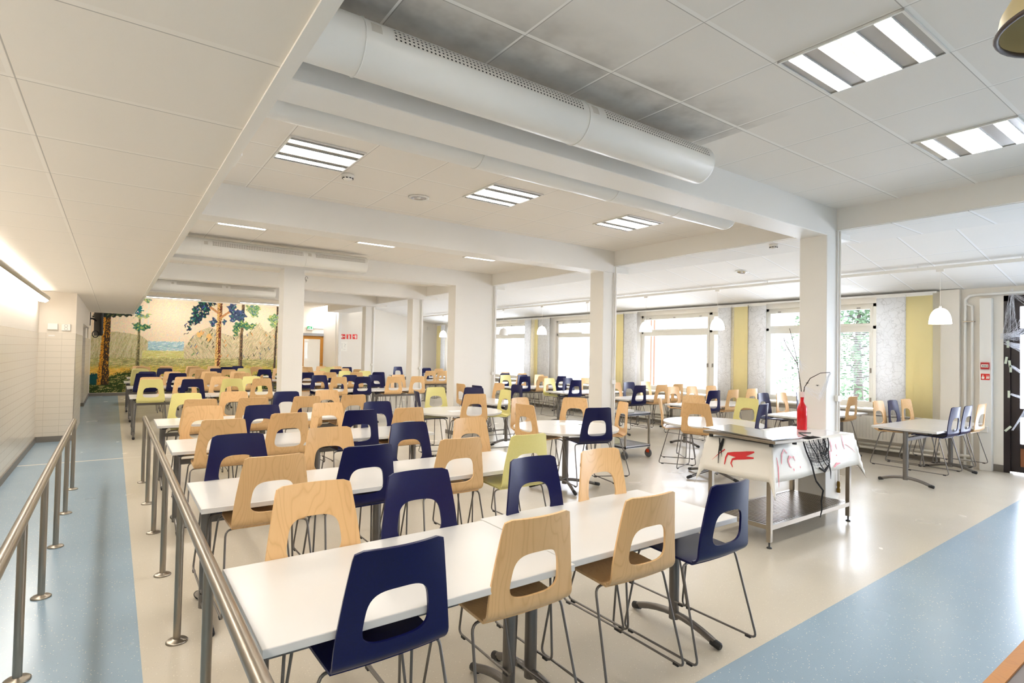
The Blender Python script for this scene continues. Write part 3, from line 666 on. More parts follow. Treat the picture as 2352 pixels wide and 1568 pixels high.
for k, (my, (o0, o1)) in enumerate(zip(MULL, OP)):
    wn = empty(f'window_{k+1}', (WIN_X+.06, my, 0)); tag(wn, kind='structure')
    L, H_ = o0-my, o1-my
    mb = MB(); bx = lambda y0, z0, y1, z1, x0=0, x1=.12: mb.box(x0, y0, z0, x1, y1, z1)
    bx(L, Z0, L+.05, Z1); bx(H_-.05, Z0, H_, Z1); bx(L, Z1-.05, H_, Z1); bx(L, Z0, H_, Z0+.05); bx(-.035, Z0, .035, Z1); bx(L, 2.10, H_, 2.15)
    mb.build('window_frame', M['frame'], wn)
    for (y0, y1) in ((L+.05, -.035), (.035, H_-.05)):
        for (z0, z1, s_) in ((Z0+.05, 2.10, .055), (2.15, Z1-.05, .045)):
            mb = MB(); mb.box(-.012, y0, z0, .05, y0+s_, z1); mb.box(-.012, y1-s_, z0, .05, y1, z1); mb.box(-.012, y0+s_, z0, .05, y1-s_, z0+s_); mb.box(-.012, y0+s_, z1-s_, .05, y1-s_, z1)
            sa = mb.build('sash', M['frame'], wn)
            mb = MB(); mb.box(.018, y0+s_, z0+s_, .024, y1-s_, z1-s_); mb.build('pane', GL, sa)
            # blind slats hang between the panes; on most windows only at the side
            mb = MB(); dense = k == 0 or (k == 1 and y0 < -.05) or (k > 1 and z0 < 2)
            if dense:
                z = z1-s_-.02
                while z > (z0+s_+(.28 if k == 0 else .05)):
                    mb.add([(.062, y0+.01, z+.0025), (.088, y0+.01, z-.0035), (.088, y1-.01, z-.0035), (.062, y1-.01, z+.0025)], [(0,1,2,3)]); z -= .03 if k < 2 else .045
                bl = mb.build('blind', M['slat'], wn)
            if z0 < 1:
                mb = MB(); yy = y1-s_/2 if y0 < -.1 else y0+s_/2
                mb.box(-.022, yy-.012, 1.35, -.012, yy+.012, 1.43); mb.box(-.022, yy-.012, .86, -.012, yy+.012, .93); mb.tube([(-.02, yy, 1.42), (-.05, yy, 1.42), (-.05, yy, 1.34)], .006, 6)
                mb.build('window_handle', M['steel'], sa)
            else:
                mb = MB()
                for f in (.12, .5, .88):
                    yy = y0+(y1-y0)*f
                    if y1-y0 < .6 and f != .5: continue
                    mb.box(-.016, yy-.03, z1-.026, -.0118, yy+.03, z1-.012)
                mb.build('vent_slot', mat('vent_grey', srgb(120, 118, 112), .5), sa)
    mb = MB(); mb.rbox(-.17, L-.06, .715, .06, H_+.06, .745, .005); mb.build('window_sill', M['sill'], wn)
# pelmet / curtain rail along the window heads
mb = MB(); mb.box(WIN_X-.17, 3.12, 2.615, WIN_X-.155, 18.6, 2.645); mb.box(WIN_X-.155, 3.12, 2.63, WIN_X, 18.6, 2.64); tag(mb.build('curtain_rail', M['enamel']), 'long white curtain rail along the tops of the windows', 'curtain rail')

def curtain_mat(name, c, kind):
    m = mat(name, c, .9, spec=.1); t, n, l, b = nt(m)
    if kind == 'print':
        p = pos(t, 'Object'); mp = N(t, 'ShaderNodeMapping'); mp.inputs['Scale'].default_value = (1, 1, 1); l.new(p, mp.inputs['Vector'])
        nz = N(t, 'ShaderNodeTexNoise'); nz.inputs['Scale'].default_value = 5; l.new(mp.outputs[0], nz.inputs['Vector'])
        ad = N(t, 'ShaderNodeVectorMath', operation='MULTIPLY_ADD'); l.new(nz.outputs['Color'], ad.inputs[0]); ad.inputs[1].default_value = (.22, .22, .22); l.new(mp.outputs[0], ad.inputs[2])
        vo = N(t, 'ShaderNodeTexVoronoi', feature='DISTANCE_TO_EDGE'); vo.inputs['Scale'].default_value = 9; l.new(ad.outputs[0], vo.inputs['Vector'])
        vo2 = N(t, 'ShaderNodeTexVoronoi', feature='DISTANCE_TO_EDGE'); vo2.inputs['Scale'].default_value = 22; l.new(ad.outputs[0], vo2.inputs['Vector'])
        g = M_(t, 'MAXIMUM', M_(t, 'LESS_THAN', vo.outputs['Distance'], .022), M_(t, 'MULTIPLY', M_(t, 'LESS_THAN', vo2.outputs['Distance'], .035), M_(t, 'GREATER_THAN', noise(t, mp.outputs[0], 3, 1), .52)))
        col = mixc(t, M_(t, 'MULTIPLY', g, .30), c, srgb(140, 136, 130)); l.new(col, b.inputs['Base Color'])
    tl = t.nodes.new('ShaderNodeBsdfTranslucent'); tl.inputs[0].default_value = c; mx = t.nodes.new('ShaderNodeMixShader'); mx.inputs[0].default_value = .25
    o = [k for k in t.nodes if k.type == 'OUTPUT_MATERIAL'][0]
    l.new(b.outputs[0], mx.inputs[1]); l.new(tl.outputs[0], mx.inputs[2]); l.new(mx.outputs[0], o.inputs[0]); return m
M['cw'] = curtain_mat('printed_white_cloth', srgb(248, 248, 248), 'print'); M['cy'] = curtain_mat('yellow_cloth', srgb(252, 240, 186), 'plain'); M['cb'] = curtain_mat('printed_cream_cloth', srgb(248, 240, 216), 'print')
def curtain(label, y0, y1, m, dx):
    e = empty('curtain', (WIN_X-.165-dx, (y0+y1)/2, 0), 0, label, 'curtain', 'panel curtains')
    mb = MB(); n = 14; hw = (y1-y0)/2; zz = [.68, 1.3, 2.0, 2.60]
    vs = [(.008*math.sin(i*1.1+z)*(1-(z-.68)/2), -hw+2*hw*i/n, z) for z in zz for i in range(n+1)]
    mb.add(vs, [(j*(n+1)+i, j*(n+1)+i+1, (j+1)*(n+1)+i+1, (j+1)*(n+1)+i) for j in range(3) for i in range(n)], 0, True)
    o = mb.build('cloth_panel', m, e); md = o.modifiers.new('thick', 'SOLIDIFY'); md.thickness = .002
    mb = MB(); mb.box(-.006, -hw, 2.585, .006, hw, 2.615); mb.build('hem_rail', M['enamel'], e)
    mb = MB(); mb.box(-.004, -hw, .672, .004, hw, .684); mb.build('weight_bar', M['enamel'], e)
PW, PY, PB = 'printed white panel curtain', 'plain yellow panel curtain', 'printed cream panel curtain'
CURT = [(f'{PY} nearest the glazed door', 3.17, 3.55, 'cy', .0), (f'{PW} beside the first window', 3.52, 3.94, 'cw', .02),
        (f'{PW} just beyond the first window', 5.86, 6.24, 'cw', .0), (f'{PY} between the first and second windows', 6.22, 6.52, 'cy', .03), (f'{PB} between the first and second windows', 6.44, 6.64, 'cb', .015), (f'{PW} before the second window', 6.58, 6.88, 'cw', .04),
        (f'{PW} just beyond the second window', 9.12, 9.56, 'cw', .0), (f'{PY} between the second and third windows', 9.53, 9.80, 'cy', .03), (f'{PW} before the third window', 9.77, 10.05, 'cw', .015),
        (f'{PW} just beyond the third window', 12.42, 12.97, 'cw', .0), (f'{PY} between the third and fourth windows', 12.93, 13.08, 'cy', .03), (f'{PB} between the third and fourth windows', 13.05, 13.28, 'cb', .015), (f'{PW} before the fourth window', 13.24, 13.56, 'cw', .04),
        (f'{PW} just beyond the fourth window', 15.6, 16.0, 'cw', 0), (f'{PY} at the far end of the window wall', 18.9, 19.3, 'cy', 0), (f'{PW} before the last window', 18.6, 18.92, 'cw', .03)]
for lab, y0, y1, k, dx in CURT: curtain(lab, y0, y1, M[k], dx)

# radiators with heating pipes beneath
M['rad'] = mat('radiator_enamel', srgb(222, 218, 208), .4)
for k, (o0, o1) in enumerate(OP):
    e = empty('radiator', (WIN_X-.07, (o0+o1)/2, 0), 0, f"white ribbed radiator under the {['first','second','third','fourth','fifth'][k]} window from the door", 'radiator', 'window radiators')
    hw = (o1-o0)/2+.2; mb = MB(); mb.rbox(-.05, -hw, .24, .03, hw, .64, .006)
    y = -hw+.03
    while y < hw-.03: mb.box(-.058, y, .27, -.05, y+.014, .61); y += .05
    mb.build('panel', M['rad'], e)
    mb = MB(); mb.box(-.05, -hw, .638, .03, hw, .645); y = -hw+.04
    while y < hw-.05: mb.box(-.03, y, .644, .02, y+.02, .648); y += .04
    mb.build('top_grille', mat('grille_grey', srgb(170, 166, 158), .5), e)
mb = MB()
for z, x in ((.17, .05), (.10, .05)): mb.cyl((WIN_X-x, 2.7, z), (WIN_X-x, 18.9, z), .022, 8)
tag(mb.build('heating_pipes', M['rad']), 'pair of heating pipes running along the floor under the window radiators', 'pipes')
mb = MB(); mb.box(WIN_X-.012, 2.9, 0, WIN_X, 19.7, .08); mb.box(WIN_X-.012, 2.37, 0, WIN_X, 2.5, .1); mb.box(6.6, YBAY-.012, 0, WIN_X, YBAY, .08); struct(mb, 'baseboard_right', M['skirt'])

# pier, pipes and call point beside the glazed door
mb = MB(); mb.rbox(WIN_X-.08, 2.86, 0, WIN_X, 3.10, 2.66, .006); struct(mb, 'wall_pier_right', M['wall'])
mb = MB(); mb.rbox(WIN_X-.10, 2.48, 0, WIN_X, 2.62, 2.50, .006); struct(mb, 'wall_channel', M['white'])
e = empty('heating_riser', (WIN_X-.05, 2.75, 0), 0, 'pair of white riser pipes with bends between the wall pier and the glazed door', 'pipes')
for yy, h in ((.05, 2.42), (-.035, 2.34)):
    mb = MB(); mb.cyl((0, yy, .0), (0, yy, h), .018, 10); mb.build('pipe', M['enamel'], e)
mb = MB(); mb.tube([(0, .05, 2.42), (0, .05, 2.50), (-.01, .0, 2.55), (-.01, -.1, 2.56), (-.01, -1.8, 2.57)], .020, 10); mb.build('top_bend', M['enamel'], e)
mb = MB(); mb.tube([(0, -.035, 2.34), (0, -.03, 2.40), (0, .03, 2.43), (0, .05, 2.46)], .018, 10); mb.build('offset_bend', M['enamel'], e)
mb = MB(); mb.box(-.02, -.06, 2.16, .04, .075, 2.175); mb.build('bracket', M['steel'], e)
e = empty('fire_alarm_button', (WIN_X-.10, 2.55, 1.515), 0, 'red fire alarm call point on the white channel beside the glazed door', 'fire alarm')
mb = MB(); mb.rbox(-.03, -.05, -.05, 0, .05, .05, .005); hs_ = mb.build('housing', mat('alarm_red', srgb(178, 30, 34), .35), e)
mb = MB(); mb.box(-.033, -.04, -.022, -.029, .04, .02); pl = mb.build('press_plate', WHT, e)
mb = MB()
for k in range(4): mb.box(-.0345, .03-.018*k-.012, -.008, -.0328, .03-.018*k, .006)
mb.build('press_text', mat('ink', srgb(50, 46, 44), .6), pl)
e = empty('fire_sign', (WIN_X-.10, 2.55, 1.355), 0, 'red square sign with a white hand and flames under the call point', 'sign', 'red fire safety signs')
mb = MB(); mb.box(-.004, -.05, -.045, 0, .05, .045); fd = mb.build('red_field', RED, e)
mb = MB(); X_ = -.0055
mb.poly([(X_, .04, -.03), (X_, .012, -.03), (X_, .008, .0), (X_, .022, .004), (X_, .022, .03), (X_, .030, .03), (X_, .032, .006), (X_, .042, -.004)])
for k in range(3): mb.poly([(X_, -.008-.012*k, -.026), (X_, -.018-.012*k, -.026), (X_, -.022-.012*k, -.004), (X_, -.012-.012*k, .03), (X_, -.014-.012*k, .004)])
mb.build('pictogram', WHT, fd)
e = empty('wall_socket', (WIN_X-.10, 2.56, .60), 0, 'white socket low on the channel beside the glazed door', 'socket'); mb = MB(); mb.rbox(-.04, -.045, -.045, 0, .045, .045, .005); mb.build('plate', M['plastic'], e)

# glazed entrance door with dark frame, cobwebs and tape
DK = mat('dark_brown_frame', srgb(34, 24, 26), .35); t, n, l, b = nt(DK)
d = empty('door_2', (WIN_X+.06, 2.37, 0)); tag(d, kind='structure')
mb = MB(); mb.box(-.06, -.07, 0, .10, 0, 2.53); mb.box(-.06, -6.52, 2.45, .10, 0, 2.53); mb.box(-.06, -.83, 0, .10, -.77, 2.53); mb.box(-.06, -1.82, 0, .10, -1.75, 2.53); mb.build('door_frame', DK, d)
for y0, y1 in ((-.77, -.07), (-1.75, -.83), (-2.75, -1.83), (-3.75, -2.83), (-4.75, -3.83), (-5.6, -4.83), (-6.5, -5.68)):  # leaves behind the camera are unseen glazing added for more daylight
    mb = MB(); s_ = .10
    mb.box(-.02, y0, .02, .04, y0+s_, 2.45); mb.box(-.02, y1-s_, .02, .04, y1, 2.45)
    for z0, z1 in ((.02, .10), (.36, .42), (.80, .92), (1.97, 2.06), (2.37, 2.45)): mb.box(-.02, y0+s_, z0, .04, y1-s_, z1)
    lf = mb.build('door_leaf', DK, d)
    mb = MB(); mb.box(0, y0+s_, .10, .02, y1-s_, .36); mb.build('kick_panel', mat('brown_panel', srgb(150, 92, 56), .5), lf)
    for z0, z1 in ((.42, .80), (.92, 1.97), (2.06, 2.37)):
        mb = MB(); mb.box(.006, y0+s_, z0, .012, y1-s_, z1); mb.build('door_glass', GL, lf)
random.seed(11)
WEB = mat('cobweb_fibre', srgb(240, 242, 248), .8); 
def strands(mb, a, b_, n, spread, r=.0011):
    for _ in range(n):
        p = Vector(a)+Vector([random.uniform(-.25, .25)*spread for _ in range(3)]); q = Vector(b_)+Vector([random.uniform(-1, 1)*spread for _ in range(3)])
        mid = (p+q)/2+Vector((random.uniform(-.3, .1)*spread*.3, random.uniform(-.3, .3)*spread, -random.uniform(0, .35)*spread)); mb.tube([p, mid, q], r, 3, caps=False)
mb = MB(); xw = WIN_X-.05
strands(mb, (xw, 2.27, 2.60), (xw, 2.28, 1.95), 26, .10); strands(mb, (xw, 2.30, 1.95), (xw, 2.05, 2.05), 60, .14); strands(mb, (xw, 2.33, 1.85), (xw, 1.9, 1.72), 50, .12); strands(mb, (xw, 2.28, 2.55), (xw, 1.8, 2.2), 14, .14)
strands(mb, (xw, 2.27, 1.52), (xw, 1.85, 1.2), 26, .06); strands(mb, (xw, 2.28, 1.12), (xw, 1.8, .98), 26, .06); strands(mb, (xw, 2.26, .62), (xw, 2.0, 1.15), 22, .05); strands(mb, (xw, 2.37, 1.95), (xw, 2.25, 1.95), 40, .12)
wb = mb.build('cobweb', WEB); tag(wb, 'white stretched cobweb decoration taped across the dark glazed door', 'cobweb')
mb = MB()
for y, z, r_ in ((2.31, 1.83, .0), (2.33, 1.6, .15), (2.29, 1.55, -.1), (2.30, 1.12, .0), (2.31, .63, .7), (2.28, 1.48, .0)):
    c_, s_ = math.cos(r_), math.sin(r_)
    mb.poly([(xw-.003, y+c_*u-s_*v, z+s_*u+c_*v) for u, v in ((-.014, -.05), (.014, -.05), (.014, .05), (-.014, .05))])
mb.build('tape', mat('masking_tape', srgb(214, 224, 206), .6), wb)

# track with dome pendants over the window tables
mb = MB(); zt = slope(9.12)-.07; mb.rbox(9.10, -3, zt, 9.14, YBAY-.4, zt+.045, .004)
tk = mb.build('lighting_track', M['enamel']); tag(tk, 'long white lighting track under the sloping bay ceiling', 'lighting track')
mb = MB(); y = -2.5
while y < YBAY-1:
    mb.cyl((9.12, y, zt+.04), (9.12, y, slope(9.12)+.005), .006, 6); y += 1.1
mb.build('hanger', M['enamel'], tk)
PN = ['first', 'second', 'third', 'fourth', 'fifth', 'sixth', 'seventh', 'eighth', 'ninth']
for k, y in enumerate((2.74, 4.44, 6.17, 7.88, 9.66, 11.38, 13.15, 14.95, 16.75)):
    pendant(f'{"unlit" if k == 6 else "lit"} white dome pendant over the window tables, {PN[k]} from the glazed door', 9.12, y, zt, 2.075, .128, .215, k != 6)

# ---------------------------------------------------------------- outside
SNOW = mat('snowy_ground', srgb(226, 228, 230), .9)
mb = MB(); mb.box(WX1, -40, -.6, 120, 90, -.45); struct(mb, 'ground', SNOW)
WHH = mat('white_render', srgb(206, 202, 194), .8); RF = mat('roof_grey', srgb(70, 74, 82), .7); WG = mat('house_window', srgb(70, 90, 104), .15)
def house(label, x0, y0, x1, y1, h, ridge, wins):
    e = empty('house', (x0, y0, -.45), 0, label, 'house'); X_, Y_ = x1-x0, y1-y0
    mb = MB(); mb.box(0, 0, 0, X_, Y_, h); mb.poly([(0, 0, h), (0, Y_, h), (0, Y_/2, h+ridge)]); mb.poly([(X_, 0, h), (X_, Y_/2, h+ridge), (X_, Y_, h)]); mb.build('walls', WHH, e)
    mb = MB()
    for s_ in (-1, 1):
        ye = Y_/2+s_*(Y_/2+.6); ze = h-.6*ridge/(Y_/2); dz = .2
        mb.add([(-.6, ye, ze), (X_+.6, ye, ze), (X_+.6, Y_/2, h+ridge), (-.6, Y_/2, h+ridge), (-.6, ye, ze+dz), (X_+.6, ye, ze+dz), (X_+.6, Y_/2, h+ridge+dz), (-.6, Y_/2, h+ridge+dz)],
               [(0,3,2,1), (4,5,6,7), (0,1,5,4), (1,2,6,5), (2,3,7,6), (3,0,4,7)])
    mb.build('roof', RF, e)
    for y, z, w_, hh in wins:
        mb = MB(); mb.box(-.05, y-w_/2, z, .0, y+w_/2, z+hh); wf = mb.build('window', WHH, e)
        mb = MB(); mb.box(-.07, y-w_/2+.08, z+.08, -.05, y-.03, z+hh-.08); mb.box(-.07, y+.03, z+.08, -.05, y+w_/2-.08, z+hh-.08); mb.build('pane', WG, wf)
house('white gabled house seen through the second window', 30, 16.5, 40, 28.5, 4.9, 3.6, [(9.3, 3.6, 1.1, 1.3), (7.6, 3.6, 1.0, 1.3), (4.6, 1.9, 1.2, 1.5), (1.6, 1.9, 1.2, 1.5)])
LEAF = mat('foliage', srgb(62, 84, 56), .9); BARK = mat('bark', srgb(60, 52, 46), .9)
def tree(label, x, y, h, r, seed):
    rg = random.Random(seed); e = empty('tree', (x, y, -.45), 0, label, 'tree', 'trees outside the windows')
    mb = MB(); mb.tube([(0, 0, 0), (.05, .1, h*.5), (0, 0, h*.9)], [.16, .11, .03], 8)
    for k in range(14):
        a = rg.uniform(0, 2*PI); z = h*rg.uniform(.3, .85); q = r*rg.uniform(.5, .95)*(1.1-z/h)
        mb.tube([(0, 0, z), (q*math.cos(a)*.5, q*math.sin(a)*.5, z+.2), (q*math.cos(a), q*math.sin(a), z+.15)], [.04, .025, .01], 5)
    mb.build('trunk', BARK, e)
    mb = MB()
    for k in range(2600):
        z = h*rg.uniform(.12, 1.0); rad = r*math.sqrt(rg.random())*(1.12-z/h)*(.75+.25*math.sin(z*5+k%5)); a = rg.uniform(0, 2*PI)
        c = Vector((rad*math.cos(a), rad*math.sin(a), z)); u = Vector((rg.gauss(0, 1), rg.gauss(0, 1), rg.gauss(0, .6))).normalized()*rg.uniform(.06, .13); v = Vector((rg.gauss(0, 1), rg.gauss(0, 1), rg.gauss(0, .6))).normalized()*rg.uniform(.05, .1)
        mb.add([c-u, c+v*.6, c+u, c-v*.6], [(0,1,2,3)])
    mb.build('foliage', LEAF, e)
for k, (x, y, h, r, lab) in enumerate([(20, 8.2, 4.6, 2.0, 'bushy green tree outside the first window'), (24, 11.5, 5.5, 2.4, 'green tree behind the first window, left of the bushy one'), (27, 3.2, 6, 2.6, 'green tree outside the glazed door')]): tree(lab, x, y, h, r, k)
e = empty('mailbox_post', (17.6, 14.6, -.45), 0, 'small mailbox on a thin post outside the second window', 'mailbox')
mb = MB(); mb.cyl((0, 0, 0), (0, 0, 1.6), .025, 6); mb.build('post', RF, e); mb = MB(); mb.rbox(-.14, -.16, 1.55, .14, .16, 1.9, .02); mb.build('box', RF, e)
POST = mat('pale_post', srgb(170, 176, 180), .8)
for k, (x, y) in enumerate(((19, 14.2), (19, 12.2), (19, 16.2), (19, 10.0))):
    mb = MB(); mb.lathe([(.07, 0), (.07, 1.25), (.03, 1.32), (0, 1.33)], n=8); tag(mb.build('fence_post', POST, None, (x, y, -.45)), f"pale wooden bollard outside the windows, {PN[k]} of four in a loose line", 'post', 'bollards outside')
def bicycle(label, x, y, rz):
    e = empty('bicycle', (x, y, -.45), rz, label, 'bicycle')
    for xx in (-.52, .52):
        mb = MB(); mb.tube([(xx+.33*math.cos(2*PI*k/24), 0, .35+.33*math.sin(2*PI*k/24)) for k in range(24)], .018, 6, closed=True)
        for k in range(8): mb.cyl((xx, 0, .35), (xx+.32*math.cos(k*PI/4), 0, .35+.32*math.sin(k*PI/4)), .004, 4)
        mb.build('wheel', M['black'], e)
    mb = MB()
    for a, b_ in (((-.52, 0, .35), (-.1, 0, .35)), ((-.52, 0, .35), (-.2, 0, .85)), ((-.1, 0, .35), (-.22, 0, .92)), ((-.1, 0, .35), (.36, 0, .82)), ((-.2, 0, .82), (.34, 0, .86)), ((.52, 0, .35), (.33, 0, 1.0))): mb.cyl(a, b_, .017, 6)
    mb.build('frame', RF, e)
    mb = MB(); mb.tube([(.18, .28, 1.12), (.34, .22, 1.12), (.33, 0, 1.02), (.34, -.22, 1.12), (.18, -.28, 1.12)], .012, 6); mb.build('handlebar', M['steel_grey'], e)
    mb = MB(); mb.rbox(-.34, -.08, .92, -.1, .08, .97, .02); mb.build('saddle', M['black'], e)
bicycle('grey bicycle parked close outside the second window', 12.6, 9.6, R(80)); bicycle('second bicycle parked outside, right of the grey one', 12.7, 8.4, R(95))
bicycle('bicycle leaning outside the glazed door', 12.4, 1.9, R(100))
mb = MB(); mb.box(11.0, 9.15, -.45, 11.4, 9.5, 3.4); BRK = mat('red_brick', srgb(170, 96, 76), .85); t, n, l, b = nt(BRK)
bt_ = N(t, 'ShaderNodeTexBrick'); bt_.inputs['Scale'].default_value = 5; bt_.inputs['Color1'].default_value = srgb(172, 96, 76); bt_.inputs['Color2'].default_value = srgb(150, 84, 66); bt_.inputs['Mortar'].default_value = srgb(200, 194, 184); l.new(pos(t), bt_.inputs['Vector']); l.new(bt_.outputs[0], b.inputs['Base Color'])
struct(mb, 'wall_outside_pier', BRK)
